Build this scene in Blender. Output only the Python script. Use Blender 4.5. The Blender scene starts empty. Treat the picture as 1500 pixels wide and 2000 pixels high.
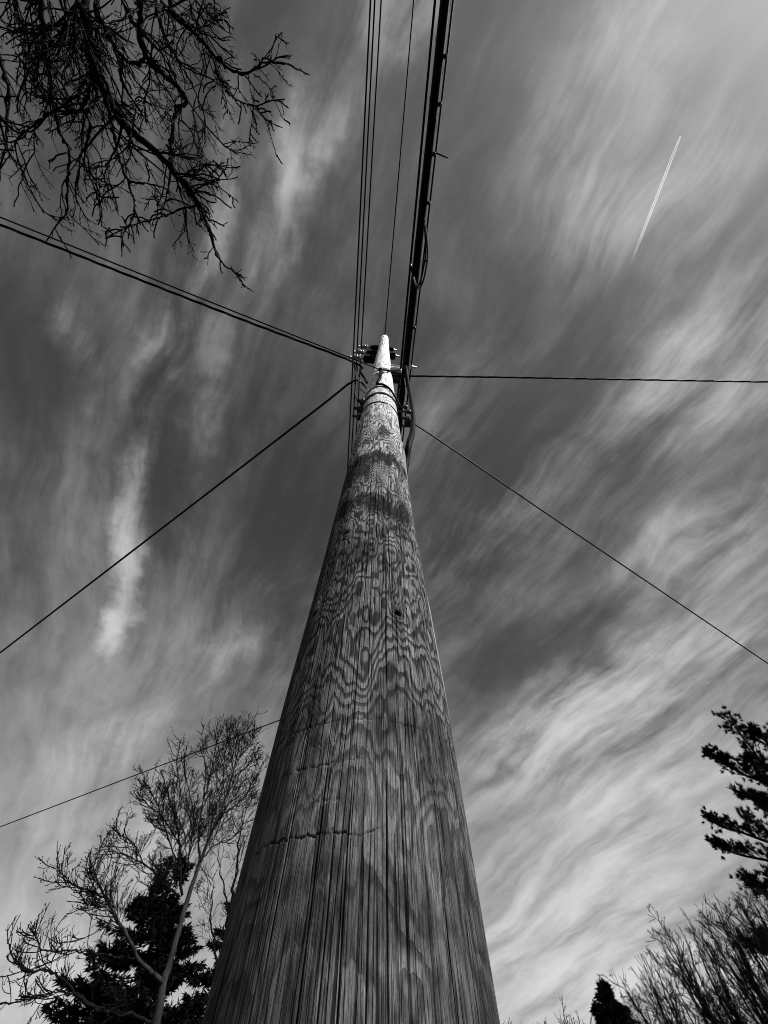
import bpy, math, random
import numpy as np
R = math.radians
SC = bpy.context.scene
COL = SC.collection

# ------------------------------------------------------------------ camera
EYE = 1.5                       # metres above the ground
PITCH = R(60.0)
FPX = 751.0                     # focal length in pixels of a 1500 x 2000 picture
cam = bpy.data.cameras.new('camera')
cam.sensor_fit = 'VERTICAL'
cam.sensor_height = 24.0
cam.lens = 24.0 * FPX / 2000.0
cam.clip_start = 0.02
cam.clip_end = 60000
camo = bpy.data.objects.new('camera', cam)
COL.objects.link(camo)
camo.location = (0, 0, EYE)
camo.rotation_euler = (R(90) + PITCH, 0, 0)
SC.camera = camo

# ------------------------------------------------------------------ light
SUN_AZ = R(51.0)                # to the right of straight behind the camera
SUN_EL = R(38.0)
SUNV = np.array([math.sin(SUN_AZ)*math.cos(SUN_EL), -math.cos(SUN_AZ)*math.cos(SUN_EL), math.sin(SUN_EL)])
sun = bpy.data.lights.new('sun', 'SUN')
sun.energy = 5.0
sun.angle = R(0.53)
sun.color = (1.0, 0.995, 0.985)
suno = bpy.data.objects.new('sun', sun)
COL.objects.link(suno)
suno.rotation_euler = (R(90) - SUN_EL, 0, SUN_AZ)

SC.view_settings.view_transform = 'Standard'
SC.view_settings.look = 'None'
SC.view_settings.exposure = 0.15
SC.view_settings.gamma = 1.0
SC.view_settings.use_curve_mapping = False
SC.cycles.max_bounces = 3
SC.cycles.filter_width = 1.0
SC.cycles.transparent_max_bounces = 16


def ray(u, v):
    """direction of a picture point (1500 x 2000), Z measured from the eye"""
    xc = (u - 750.0) / FPX
    yc = (1000.0 - v) / FPX
    return np.array([xc, math.cos(PITCH) - math.sin(PITCH)*yc, math.sin(PITCH) + math.cos(PITCH)*yc])


def at_h(u, v, h):              # point at height h above the eye
    d = ray(u, v)
    p = d * (h / d[2])
    return p + np.array([0, 0, EYE])


def at_d(u, v, dist):           # point at horizontal distance dist
    d = ray(u, v)
    p = d * (dist / math.hypot(d[0], d[1]))
    return p + np.array([0, 0, EYE])


# ------------------------------------------------------------------ world: clear sky seen in black and white, high cirrus
class NT:
    def __init__(self, tree):
        self.t = tree

    def n(self, typ, **kw):
        nd = self.t.nodes.new(typ)
        for k, val in kw.items():
            setattr(nd, k, val)
        return nd

    def link(self, a, b):
        self.t.links.new(a, b)

    def put(self, sock, x):
        if hasattr(x, 'is_linked'):
            self.t.links.new(x, sock)
        elif x is not None:
            sock.default_value = x

    def m(self, op, a, b=None, c=None, clamp=False):
        nd = self.n('ShaderNodeMath', operation=op)
        nd.use_clamp = clamp
        self.put(nd.inputs[0], a)
        if b is not None:
            self.put(nd.inputs[1], b)
        if c is not None:
            self.put(nd.inputs[2], c)
        return nd.outputs[0]

    def vm(self, op, a, b=None, scale=None):
        nd = self.n('ShaderNodeVectorMath', operation=op)
        self.put(nd.inputs[0], a)
        if b is not None:
            self.put(nd.inputs[1], b)
        if scale is not None:
            self.put(nd.inputs['Scale'], scale)
        return nd.outputs['Value'] if op in ('LENGTH', 'DOT_PRODUCT', 'DISTANCE') else nd.outputs[0]

    def rng(self, x, a, b, c=0.0, d=1.0, interp='SMOOTHSTEP'):
        nd = self.n('ShaderNodeMapRange', interpolation_type=interp)
        self.put(nd.inputs[0], x)
        for i, val in enumerate((a, b, c, d)):
            self.put(nd.inputs[1+i], val)
        return nd.outputs[0]

    def noise(self, vec, scale, detail=4.0, rough=0.55, dist=0.0, dims='3D', out='Fac'):
        nd = self.n('ShaderNodeTexNoise', noise_dimensions=dims)
        self.put(nd.inputs['Vector'], vec)
        nd.inputs['Scale'].default_value = scale
        nd.inputs['Detail'].default_value = detail
        nd.inputs['Roughness'].default_value = rough
        nd.inputs['Distortion'].default_value = dist
        return nd.outputs[out]

    def xyz(self, x, y, z=0.0):
        nd = self.n('ShaderNodeCombineXYZ')
        for i, val in enumerate((x, y, z)):
            self.put(nd.inputs[i], val)
        return nd.outputs[0]

    def mixf(self, f, a, b):
        nd = self.n('ShaderNodeMix', data_type='FLOAT')
        self.put(nd.inputs[0], f)
        self.put(nd.inputs[2], a)
        self.put(nd.inputs[3], b)
        return nd.outputs[0]


world = bpy.data.worlds.new('World')
SC.world = world
world.use_nodes = True
W = NT(world.node_tree)
W.t.nodes.clear()
SKY_STRENGTH = 0.10
sky = W.n('ShaderNodeTexSky', sky_type='NISHITA')
sky.sun_disc = False
sky.sun_elevation = SUN_EL
sky.sun_rotation = R(180) - SUN_AZ
sky.altitude = 100
sky.air_density = 1.0
sky.dust_density = 1.2
sky.ozone_density = 2.0
sep = W.n('ShaderNodeSeparateColor')
W.link(sky.outputs[0], sep.inputs[0])
# black and white through an orange filter: mostly the red of the sky
bw = W.m('ADD', W.m('MULTIPLY', sep.outputs[0], 0.52), W.m('MULTIPLY', sep.outputs[1], 0.10))
tc = W.n('ShaderNodeTexCoord')
sx = W.n('ShaderNodeSeparateXYZ')
W.link(tc.outputs['Generated'], sx.inputs[0])
dz = W.m('ADD', W.m('MAXIMUM', sx.outputs[2], 0.0), 0.20)   # the deck bends down with the earth
P = W.xyz(W.m('DIVIDE', sx.outputs[0], dz), W.m('DIVIDE', sx.outputs[1], dz), 0.0)   # point on the cloud deck, deck height = 1


def deck(u, v):
    d = ray(u, v)
    d = d/np.linalg.norm(d)
    return np.array([d[0]/(d[2]+.20), d[1]/(d[2]+.20)])


# broad cloud banks (picture points at the two ends, width, amount): where the cirrus stands thick or thin on the deck
BANKS = [
    ((1060, 520), (1460, -80), 190, 0.36), ((1290, 900), (1570, 420), 170, 0.38), ((1330, 520), (1560, 120), 110, 0.26), ((1130, 160), (1330, -60), 90, 0.20),
    ((880, 1580), (1570, 1150), 80, 0.40), ((1000, 1640), (1570, 1380), 110, 0.24), ((900, 1850), (1570, 1560), 110, 0.20), ((880, 2010), (1570, 1800), 140, 0.30),
    ((850, 1150), (1250, 790), 70, 0.24), ((1200, 1180), (1570, 900), 100, 0.30), ((830, 900), (1000, 600), 60, 0.10), ((880, 1400), (1100, 1200), 60, -0.22),
    ((460, 600), (740, 20), 62, 0.27), ((350, 640), (480, 130), 60, 0.30), ((690, 130), (860, -110), 70, 0.36), ((540, 420), (640, 230), 40, 0.14),
    ((300, 780), (420, 520), 60, 0.24), ((290, 960), (255, 760), 40, 0.22), ((205, 1310), (300, 840), 40, 0.32), ((100, 1540), (330, 1340), 64, 0.20), ((195, 1300), (235, 1180), 30, 0.16),
    ((100, 1720), (330, 1540), 110, 0.10), ((380, 900), (450, 600), 40, 0.18), ((380, 1300), (540, 1230), 36, 0.12),
    ((-40, 1960), (440, 1880), 150, 0.16), ((140, 760), (180, 560), 50, 0.14),
    ((500, 1150), (600, 750), 120, -0.14), ((40, 900), (40, 500), 110, -0.16), ((800, 760), (840, 560), 90, -0.12),
]
warp = W.noise(P, 1.7, 3.0, 0.5, out='Color')
Pw = W.vm('ADD', P, W.vm('SCALE', W.vm('SUBTRACT', warp, (0.5, 0.5, 0.5)), scale=0.26))
Pc = W.vm('ADD', P, W.vm('SCALE', W.vm('SUBTRACT', W.noise(P, 4.5, 6.0, 0.60, out='Color'), (0.5, 0.5, 0.5)), scale=0.22))
cov = None
for (a, b, wpx, amt) in BANKS:
    A = deck(*a); B = deck(*b)
    mid = (A + B) / 2
    dv = B - A
    half = np.linalg.norm(dv)/2
    mu, mv = (a[0]+b[0])/2, (a[1]+b[1])/2
    dn = np.array([-(b[1]-a[1]), b[0]-a[0]], float)
    dn = dn/np.linalg.norm(dn)*wpx
    off = deck(mu+dn[0], mv+dn[1]) - mid
    perp = np.array([-dv[1], dv[0]])/(2*half)
    wdt = abs(np.dot(off, perp))
    mp = W.n('ShaderNodeMapping', vector_type='TEXTURE')
    W.link(Pc, mp.inputs['Vector'])
    mp.inputs['Location'].default_value = (mid[0], mid[1], 0)
    mp.inputs['Rotation'].default_value = (0, 0, math.atan2(dv[1], dv[0]))
    mp.inputs['Scale'].default_value = (half*1.35, wdt*1.5, 1)
    ln = W.vm('LENGTH', mp.outputs[0])
    g = W.rng(ln, 1.0, 0.0, 0.0, amt)
    cov = g if cov is None else W.m('ADD', cov, g)

sa = (0.46, -0.888, 0.0)
sb = (0.888, 0.46, 0.0)
qa = W.vm('DOT_PRODUCT', Pw, sa)
qb = W.vm('DOT_PRODUCT', Pw, sb)
streak = W.noise(W.xyz(W.m('MULTIPLY', qa, 1.5), W.m('MULTIPLY', qb, 6.0), 3.7), 1.0, 7.0, 0.58)
fine = W.noise(W.xyz(W.m('MULTIPLY', qa, 5.0), W.m('MULTIPLY', qb, 24.0), 1.3), 1.0, 6.0, 0.62)
puff = W.noise(W.vm('ADD', Pw, (4.0, 1.0, 0.0)), 7.0, 8.0, 0.64)
far = W.rng(sx.outputs[2], 0.85, 0.12, 0.0, 0.33)
near = W.rng(sx.outputs[2], 0.15, 0.75, 0.35, 1.0)      # fine texture melts away towards the horizon
base = W.m('ADD', cov, far)
small = W.m('ADD', W.m('MULTIPLY', W.m('SUBTRACT', fine, 0.5), 0.85), W.m('MULTIPLY', W.m('SUBTRACT', puff, 0.5), 0.74))
tex = W.m('ADD', W.m('MULTIPLY', W.m('SUBTRACT', streak, 0.5), 1.9), W.m('MULTIPLY', small, near))
dens = W.m('ADD', base, W.m('MULTIPLY', tex, W.rng(cov, -0.15, 0.40, 0.26, 1.0)))
cl = W.rng(dens, -0.16, 0.92, 0.0, 1.0)
cloud_lum = W.m('ADD', 4.7, W.m('MULTIPLY', W.m('SUBTRACT', 1.0, sx.outputs[2]), 1.8))
lum = W.mixf(cl, bw, cloud_lum)
cc = W.n('ShaderNodeCombineColor')
for i in range(3):
    W.link(lum, cc.inputs[i])
bg = W.n('ShaderNodeBackground')
W.link(cc.outputs[0], bg.inputs[0])
bg.inputs[1].default_value = SKY_STRENGTH
wo = W.n('ShaderNodeOutputWorld')
W.link(bg.outputs[0], wo.inputs[0])
world.cycles.sampling_method = 'NONE'


# ------------------------------------------------------------------ helpers
def tag(o, label=None, cat=None, group=None, kind=None):
    if label: o['label'] = label
    if cat: o['category'] = cat
    if group: o['group'] = group
    if kind: o['kind'] = kind
    return o


def empty(name, loc, label, cat, group=None):
    o = bpy.data.objects.new(name, None)
    COL.objects.link(o)
    o.location = loc
    o.empty_display_size = 0.2
    return tag(o, label, cat, group)


def link_mesh(name, verts, faces_by_n, mat, parent=None, smooth=True):
    """faces_by_n: dict n -> (k, n) int array; vertices are in world space"""
    me = bpy.data.meshes.new(name)
    verts = np.asarray(verts, np.float64)
    if parent is not None:
        verts = verts - np.array(parent_world(parent))
    me.vertices.add(len(verts))
    me.vertices.foreach_set('co', verts.astype(np.float32).ravel())
    loops = []; starts = []; tot = 0
    for n, f in faces_by_n.items():
        f = np.asarray(f, np.int32)
        if len(f) == 0: continue
        loops.append(f.ravel())
        starts.append(tot + np.arange(len(f))*n)
        tot += f.size
    loops = np.concatenate(loops); starts = np.concatenate(starts)
    me.loops.add(len(loops))
    me.loops.foreach_set('vertex_index', loops)
    me.polygons.add(len(starts))
    me.polygons.foreach_set('loop_start', starts.astype(np.int32))
    me.update(calc_edges=True)
    if smooth:
        me.polygons.foreach_set('use_smooth', np.ones(len(me.polygons), bool))
    if mat: me.materials.append(mat)
    o = bpy.data.objects.new(name, me)
    COL.objects.link(o)
    if parent is not None: o.parent = parent
    return o


def parent_world(o):
    x = np.zeros(3)
    while o is not None:
        x = x + np.array(o.location[:])
        o = o.parent
    return x


class Tubes:
    """collects tapered tubes (polyline + radii) and builds them as one mesh"""
    def __init__(self):
        self.g = {}
        self.extra_v = []; self.extra_f = []

    def add(self, pts, rad, sides=5, cap=True):
        pts = np.asarray(pts, float)
        n = len(pts)
        if np.isscalar(rad): rad = [rad]*n
        self.g.setdefault((n, sides), []).append((pts, np.asarray(rad, float)))

    def tris(self, V):           # V: (k,3,3) loose triangles
        self.extra_v.append(np.asarray(V).reshape(-1, 3))

    def build(self, name, mat, parent=None):
        vs = []; quads = []; tris = []; caps = {}
        off = 0
        for (n, sd), L in self.g.items():
            Pn = np.stack([a for a, _ in L]); Rn = np.stack([b for _, b in L])
            k = len(L)
            T = np.empty_like(Pn)
            T[:, 1:-1] = Pn[:, 2:] - Pn[:, :-2]
            T[:, 0] = Pn[:, 1] - Pn[:, 0]; T[:, -1] = Pn[:, -1] - Pn[:, -2]
            T /= np.linalg.norm(T, axis=2, keepdims=True) + 1e-12
            mean = np.abs(Pn[:, -1] - Pn[:, 0])
            ref = np.zeros((k, 3)); ref[np.arange(k), np.argmin(mean, axis=1)] = 1.0
            N1 = np.cross(T, ref[:, None, :]); N1 /= np.linalg.norm(N1, axis=2, keepdims=True) + 1e-9
            N2 = np.cross(T, N1)
            ang = np.arange(sd)*2*math.pi/sd
            V = Pn[:, :, None, :] + Rn[:, :, None, None]*(np.cos(ang)[None, None, :, None]*N1[:, :, None, :] + np.sin(ang)[None, None, :, None]*N2[:, :, None, :])
            vs.append(V.reshape(-1, 3))
            idx = off + np.arange(k*n*sd).reshape(k, n, sd)
            a = idx[:, :-1, :]; b = np.roll(a, -1, axis=2); d = idx[:, 1:, :]; c = np.roll(d, -1, axis=2)
            quads.append(np.stack([a, b, c, d], -1).reshape(-1, 4))
            caps.setdefault(sd, []).append(idx[:, 0, ::-1].reshape(-1, sd))
            caps.setdefault(sd, []).append(idx[:, -1, :].reshape(-1, sd))
            off += k*n*sd
        F = {4: np.concatenate(quads)} if quads else {}
        for sd, c in caps.items():
            c = np.concatenate(c)
            F[sd] = np.concatenate([F[sd], c]) if sd in F else c
        if self.extra_v:
            ev = np.concatenate(self.extra_v)
            vs.append(ev)
            t = (off + np.arange(len(ev))).reshape(-1, 3)
            F[3] = np.concatenate([F[3], t]) if 3 in F else t
        return link_mesh(name, np.concatenate(vs), F, mat, parent)


def box_arrays(c, half, rot=None):
    s = np.array([[-1,-1,-1],[1,-1,-1],[1,1,-1],[-1,1,-1],[-1,-1,1],[1,-1,1],[1,1,1],[-1,1,1]], float)*np.asarray(half)
    if rot is not None: s = s @ np.asarray(rot).T
    f = np.array([[0,3,2,1],[4,5,6,7],[0,1,5,4],[1,2,6,5],[2,3,7,6],[3,0,4,7]])
    return s + np.asarray(c), f


def add_box(name, c, half, mat, parent, rz=0.0, bevel=0.006):
    cz, sz = math.cos(rz), math.sin(rz)
    v, f = box_arrays(c, half, [[cz, -sz, 0], [sz, cz, 0], [0, 0, 1]])
    o = link_mesh(name, v, {4: f}, mat, parent, smooth=False)
    if bevel:
        md = o.modifiers.new('bevel', 'BEVEL'); md.width = bevel; md.segments = 2
    return o


def lathe(T, axis_p, axis_d, prof, sides=12):
    """prof: list of (distance along axis, radius), added to a Tubes"""
    d = np.asarray(axis_d, float); d /= np.linalg.norm(d)
    T.add([np.asarray(axis_p) + d*t for t, _ in prof], [r for _, r in prof], sides)


def catmull(pts, per=6):
    pts = np.asarray(pts, float)
    p = np.vstack([2*pts[0]-pts[1], pts, 2*pts[-1]-pts[-2]])
    out = []
    for i in range(1, len(p)-2):
        for t in np.linspace(0, 1, per, endpoint=False):
            a, b, c, d = p[i-1], p[i], p[i+1], p[i+2]
            out.append(0.5*((2*b) + (-a+c)*t + (2*a-5*b+4*c-d)*t*t + (-a+3*b-3*c+d)*t**3))
    out.append(pts[-1])
    return np.array(out)


# value noise for numpy
def hash2(ix, iy, seed):
    h = (ix.astype(np.int64)*374761393 + iy.astype(np.int64)*668265263 + seed*1442695041) & 0xffffffff
    h = ((h ^ (h >> 13)) * 1274126177) & 0xffffffff
    h = (h ^ (h >> 16)) & 0xffffffff
    return h.astype(np.float64)/4294967295.0


def vnoise(x, y, seed=0):
    ix = np.floor(x); iy = np.floor(y)
    fx = x-ix; fy = y-iy
    fx = fx*fx*fx*(fx*(fx*6-15)+10); fy = fy*fy*fy*(fy*(fy*6-15)+10)
    a = hash2(ix, iy, seed); b = hash2(ix+1, iy, seed); c = hash2(ix, iy+1, seed); d = hash2(ix+1, iy+1, seed)
    return (a*(1-fx)+b*fx)*(1-fy) + (c*(1-fx)+d*fx)*fy


def fbm(x, y, seed=0, oct=4, gain=0.5):
    s = 0; a = 1; t = 0
    for i in range(oct):
        s = s + a*vnoise(x*(2**i), y*(2**i), seed+i*17); t += a; a *= gain
    return s/t - 0.5


# ------------------------------------------------------------------ materials
def mat_plain(name, lo, hi, scale=8.0, rough=0.8, bump=0.0, stretch=(1, 1, 1), spec=0.3, metal=0.0, bscale=None):
    m = bpy.data.materials.new(name)
    m.use_nodes = True
    N = NT(m.node_tree)
    b = N.t.nodes['Principled BSDF']
    tcn = N.n('ShaderNodeTexCoord')
    mp = N.n('ShaderNodeMapping')
    N.link(tcn.outputs['Object'], mp.inputs[0])
    mp.inputs['Scale'].default_value = stretch
    nz = N.noise(mp.outputs[0], scale, 5.0, 0.6)
    val = N.rng(nz, 0.3, 0.7, lo, hi, 'LINEAR')
    c = N.n('ShaderNodeCombineColor')
    for i in range(3): N.link(val, c.inputs[i])
    N.link(c.outputs[0], b.inputs['Base Color'])
    b.inputs['Roughness'].default_value = rough
    b.inputs['Metallic'].default_value = metal
    b.inputs['Specular IOR Level'].default_value = spec
    if bump:
        bp = N.n('ShaderNodeBump')
        bp.inputs['Strength'].default_value = bump
        bp.inputs['Distance'].default_value = 0.01
        N.link(N.noise(mp.outputs[0], bscale or scale*2, 5.0, 0.65), bp.inputs['Height'])
        N.link(bp.outputs[0], b.inputs['Normal'])
    return m


M = {}
M['rubber'] = mat_plain('black_cable_jacket', 0.0015, 0.004, 20, 0.6, spec=0.05)
M['wire'] = mat_plain('weathered_wire', 0.004, 0.010, 30, 0.55, spec=0.15)
M['steel'] = mat_plain('galvanised_steel', 0.30, 0.55, 40, 0.38, 0.15, spec=0.5, metal=0.6)
M['darksteel'] = mat_plain('dark_steel', 0.006, 0.016, 40, 0.5, 0.15, spec=0.4)
M['arm'] = mat_plain('dark_crossarm_timber', 0.004, 0.010, 6, 0.9, 0.3, (0.3, 3, 3), spec=0.1)
M['porcelain'] = mat_plain('glazed_porcelain', 0.22, 0.34, 10, 0.18, spec=0.6)
M['white'] = mat_plain('white_painted_bracket', 0.62, 0.80, 12, 0.5)
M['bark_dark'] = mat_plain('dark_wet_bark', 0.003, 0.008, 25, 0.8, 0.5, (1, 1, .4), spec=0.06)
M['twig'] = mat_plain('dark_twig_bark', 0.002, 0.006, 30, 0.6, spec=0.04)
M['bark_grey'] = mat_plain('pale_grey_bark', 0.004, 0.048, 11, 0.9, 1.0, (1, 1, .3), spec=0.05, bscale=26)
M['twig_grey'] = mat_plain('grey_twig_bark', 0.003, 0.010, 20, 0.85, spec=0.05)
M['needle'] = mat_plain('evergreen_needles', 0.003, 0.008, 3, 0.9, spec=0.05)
M['ground'] = mat_plain('winter_lawn', 0.02, 0.06, 3.0, 0.95, 0.6, spec=0.1)

# ------------------------------------------------------------------ ground
gs = 12000
gv = [(-gs, -gs, 0), (gs, -gs, 0), (gs, gs, 0), (-gs, gs, 0)]
tag(link_mesh('ground', gv, {4: [[0, 1, 2, 3]]}, M['ground']), 'flat winter lawn under the pole', kind='structure')

# ------------------------------------------------------------------ utility pole
PX, PY = -0.0395, 0.80          # pole axis at eye height
PROF_H = np.array([-1.55, 0.0, 0.5, 0.75, 1.36, 1.65, 2.47, 4.1, 5.85, 7.4, 7.95])   # above the eye
PROF_R = np.array([0.192, 0.1845, 0.1765, 0.169, 0.155, 0.149, 0.136, 0.113, 0.091, 0.076, 0.073])
HTOP = 7.95


def prad(h):
    return np.interp(h, PROF_H, PROF_R)


def pax(h):                     # the pole leans a little to the right towards its top
    return PX + 0.0008*np.maximum(h, 0)**2


def psurf(th, h, out=0.0):      # th: degrees from the side that faces the camera, positive to the right
    r = prad(h) + out
    t = R(th)
    return np.array([float(pax(h)) + r*math.sin(t), PY - r*math.cos(t), EYE + h])


pole = empty('utility_pole', (PX, PY, 0), 'tall weathered wooden utility pole with crossarms at its pale top', 'utility pole')
rng = np.random.default_rng(11)
fr = np.linspace(-92, 92, 801)
bk = np.linspace(92, 268, 64)[1:-1]
TH = np.concatenate([fr, bk])
vv = np.concatenate([np.arange(2030, 920, -2.4), np.arange(920, 660, -1.0)])
hh = []
for v in vv:
    d = ray(750, v)
    hcur = 1.0
    for _ in range(12):
        hcur = (PY - prad(hcur))*d[2]/d[1]
        hcur = min(hcur, 7.9)
    hh.append(hcur)
hh = np.array(hh)
hh = hh[hh < 7.88]
HR = np.concatenate([[-1.55, -1.0, -0.5, -0.2, -0.08], hh[hh > -0.05], [7.9]])
HR = np.unique(np.round(HR, 5))
nr, nc = len(HR), len(TH)
TT, HH = np.meshgrid(TH, HR)
S = np.radians(TT)*0.16                       # arc length in metres
Sw = S
# growth-ring field: its contour lines are the rings that the surface cuts
def knot(s0, h0, ws, wh, amp):
    q = ((S-s0)/ws)**2 + ((HH-h0)/wh)**2
    return amp/(1+q)**1.0

hk = np.array([-1.6, 0.36, 0.46, 0.80, 1.30, 2.2, 3.2, 4.2, 8.0])
gk = np.array([5.0, 6.0, 19.0, 13.0, 16.0, 9.0, 5.0, 3.0, 1.0])          # rings met per metre of height
hf = np.linspace(-1.6, 8.0, 2000)
gf = np.concatenate([[0], np.cumsum(np.interp(hf[1:], hk, gk)*np.diff(hf))])
F = np.interp(HH, hf, gf)
am = np.interp(HH, [0.2, 0.55, 1.2, 2.2, 4.0], [0.9, 1.0, 1.25, 1.2, 0.8])
# the figure of the wood gets longer and calmer up the shaft
sc_ = np.interp(hf, [1.0, 1.5, 2.0, 2.8, 4.2, 8.0], [1.0, 1.25, 2.0, 3.6, 6.0, 8.0])
hw_ = np.concatenate([[0], np.cumsum(np.diff(hf)/sc_[1:])])
HN = np.interp(HH, hf, hw_)
SN = S/np.interp(HH, hf, sc_)**.55
F = F + am*(5.0*fbm(SN/0.12+3, HN/0.26+1, 6, 2) + 5.2*fbm(SN/0.060+7, HN/0.13+3, 5, 3) + 2.2*fbm(SN/0.024+2, HN/0.12, 9, 3) + (0.15 + 1.3*vnoise(SN/0.05, HN/0.2, 71)**2)*fbm(SN/0.0095, HN/0.16, 23, 2) + 0.20*fbm(SN/0.0035, HN/0.12, 31, 2))


def deg_s(d): return math.radians(d)*0.16


KN = [(deg_s(-28), 1.02, .013, .030, 5.0), (deg_s(-50), 0.70, .014, .045, 5.5), (deg_s(24), 0.655, .013, .034, 5.0),
      (deg_s(10), 1.40, .020, .05, 5.0), (deg_s(40), 1.34, .016, .05, 4.5), (deg_s(0), 0.90, .012, .04, 3.0),
      (deg_s(-6), 1.98, .016, .05, 4.5), (deg_s(18), 2.1, .02, .06, 4.5), (deg_s(-30), 1.66, .02, .06, 4.5), (deg_s(48), 1.75, .02, .06, 4.0),
      (deg_s(6), 2.35, .02, .07, 4.0), (deg_s(-22), 2.45, .02, .07, 4.0), (deg_s(30), 2.6, .02, .07, 4.0), (deg_s(-10), 2.9, .02, .08, 3.5),
      (deg_s(14), 3.3, .02, .09, 3.5), (deg_s(-20), 3.6, .02, .09, 3.5), (deg_s(20), 3.95, .02, .10, 3.2),
      (deg_s(-8), 4.4, .02, .1, 3.0), (deg_s(12), 4.9, .02, .12, 3.0), (deg_s(-12), 5.6, .02, .14, 3.0), (deg_s(10), 6.3, .02, .15, 3.0)]
KB = np.zeros_like(F); HOLE = np.zeros_like(F)
for i, k in enumerate(KN):
    sgn = 1 if i % 3 else -1
    F = F + sgn*knot(*k)*(1+0.5*fbm(S/0.012, HH/0.04, 60+i, 2))
    q = ((S-k[0])/k[2])**2 + ((HH-k[1])/k[3])**2
    KB += 0.006*np.exp(-q*0.8)
# rotten hearts of the two near knots and the one by the shaded edge
for (dg, h0, tilt) in ((-28, 1.005, 0.5), (24, 0.645, -0.5), (-50, 0.685, 0.6)):
    ds = S-deg_s(dg); dh = HH-h0
    a = ds*math.cos(tilt)+dh*math.sin(tilt); b = -ds*math.sin(tilt)+dh*math.cos(tilt)
    HOLE = np.maximum(HOLE, np.exp(-((a/0.0085)**2 + (b/0.0045)**2)))

# drying checks: long thin cracks
CR = np.zeros_like(F)
cracks = []
for (dg, h0, h1, w) in ((-3.5, 0.32, 1.75, .0009), (-2.0, -0.2, 0.36, .0009), (13, -0.3, 0.36, .0011), (22, -0.3, 0.42, .0012), (31, -0.2, 0.55, .0010), (40, -0.3, 0.75, .0011), (52, -0.2, 0.9, .0010),
                        (2.5, 0.50, 1.5, .0010), (15, 0.42, 1.1, .0011), (26, 0.30, 0.66, .0009), (33, 0.42, 1.2, .0011), (-9, -0.2, 0.3, .0012), (-16, -0.2, 0.4, .0010), (66, 0.25, 1.1, .002), (7, 0.02, 0.30, .0010)):
    cracks.append((math.radians(dg), h0, h1, w, 1.0))
for i in range(420):
    dg = rng.uniform(-180, 180)
    h0 = rng.uniform(-0.9, 1.1) if rng.random() < 0.82 else rng.uniform(1.0, 5)
    ln = rng.uniform(0.12, 0.85)*(1+max(0, h0)*0.4)
    cracks.append((math.radians(dg), h0, h0+ln, rng.uniform(.0004, .0008)*(1+max(0, h0)*0.25), rng.uniform(0.45, 1.0)))
thr = np.radians(TH)
for i, (t0, h0, h1, w, depth) in enumerate(cracks):
    rr = np.where((HR > h0-0.02) & (HR < h1+0.02))[0]
    if len(rr) == 0: continue
    hs = HR[rr]
    path = t0 + 0.05*(vnoise(hs*2.2, np.full_like(hs, i*3.1), 77)-0.5) + 0.012*(vnoise(hs*13, np.full_like(hs, i*5.7), 78)-0.5)
    env = np.clip(np.minimum((hs-h0)/0.08, (h1-hs)/0.12), 0, 1)*(0.55+0.45*vnoise(hs*9, np.full_like(hs, i*1.7), 79))
    dd = (thr[None, :]-path[:, None]+math.pi) % (2*math.pi) - math.pi
    ww = (w*(0.35+0.65*env))[:, None]
    CR[rr] = np.maximum(CR[rr], np.exp(-(dd*0.165/ww)**2)*(env*depth)[:, None])

# old strap scars that run round the pole
SCAR = np.zeros_like(F)
for (h0, d0, d1, amp) in ((0.385, -62, 40, 1.0), (0.350, -35, -4, .5), (0.318, -46, 4, .8), (0.228, -56, 12, 1.2), (0.268, -30, 0, .45), (0.94, -42, -16, 0.9), (0.715, -46, -12, .9), (2.02, -30, 35, .8), (0.345, 30, 55, .7), (1.62, -40, 10, .6)):
    wob = 0.010*fbm(S/0.03, S*0+h0*9, 88, 3) + 0.0042*(hash2(np.floor(S/0.0042), np.floor(S*0+h0*97), 87)-.5)
    env = np.clip(np.minimum(TT-d0, d1-TT)/5, 0, 1)*np.clip((0.95 if amp >= 1 else 0.6)+2.4*fbm(S/0.014, S*0+h0*31, 90, 3), 0, 1)
    wd = (0.0011 if h0 < 1.2 else 0.004)*(0.5 + hash2(np.floor(S/0.0042), np.floor(S*0+h0*57), 85))
    SCAR = np.maximum(SCAR, amp*env*np.exp(-((HH-h0-wob)/wd)**2))

# dark weather stains with ragged edges, and shade painted down the left flank
ST = np.zeros_like(F)
rag = 1.0*fbm(S/0.03, HH/0.10, 41, 5)
for (dg, h0, ws, wh, amp) in ((8, 1.62, 70, .075, 1.0), (-40, 1.52, 30, .14, .9), (25, 1.16, 34, .09, 1.0), (-45, 1.20, 24, .07, 1.0), (-8, 1.22, 34, .035, .85), (14, 2.02, 14, .09, .9), (-20, 1.86, 16, .06, .6), (30, 0.88, 10, .05, .5),
                              (-8, 0.88, 8, .05, .5), (0, .16, 40, .035, .5), (46, .34, 14, .10, .6), (-30, 0.09, 20, .05, .45), (55, 0.10, 18, .12, .5), (-66, .5, 14, 1.3, .7), (28, 2.35, 12, .07, .4), (-32, 2.6, 14, .1, .5)):
    q = ((TT-dg)/ws)**2 + ((HH-h0)/wh)**2
    ST = np.maximum(ST, amp*np.clip(1.5-q+2.6*rag, 0, 1))
ST = np.maximum(ST, 0.42*np.clip(fbm(S/0.035, HH/0.20, 51, 5)*5-0.25, 0, 1))

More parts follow.
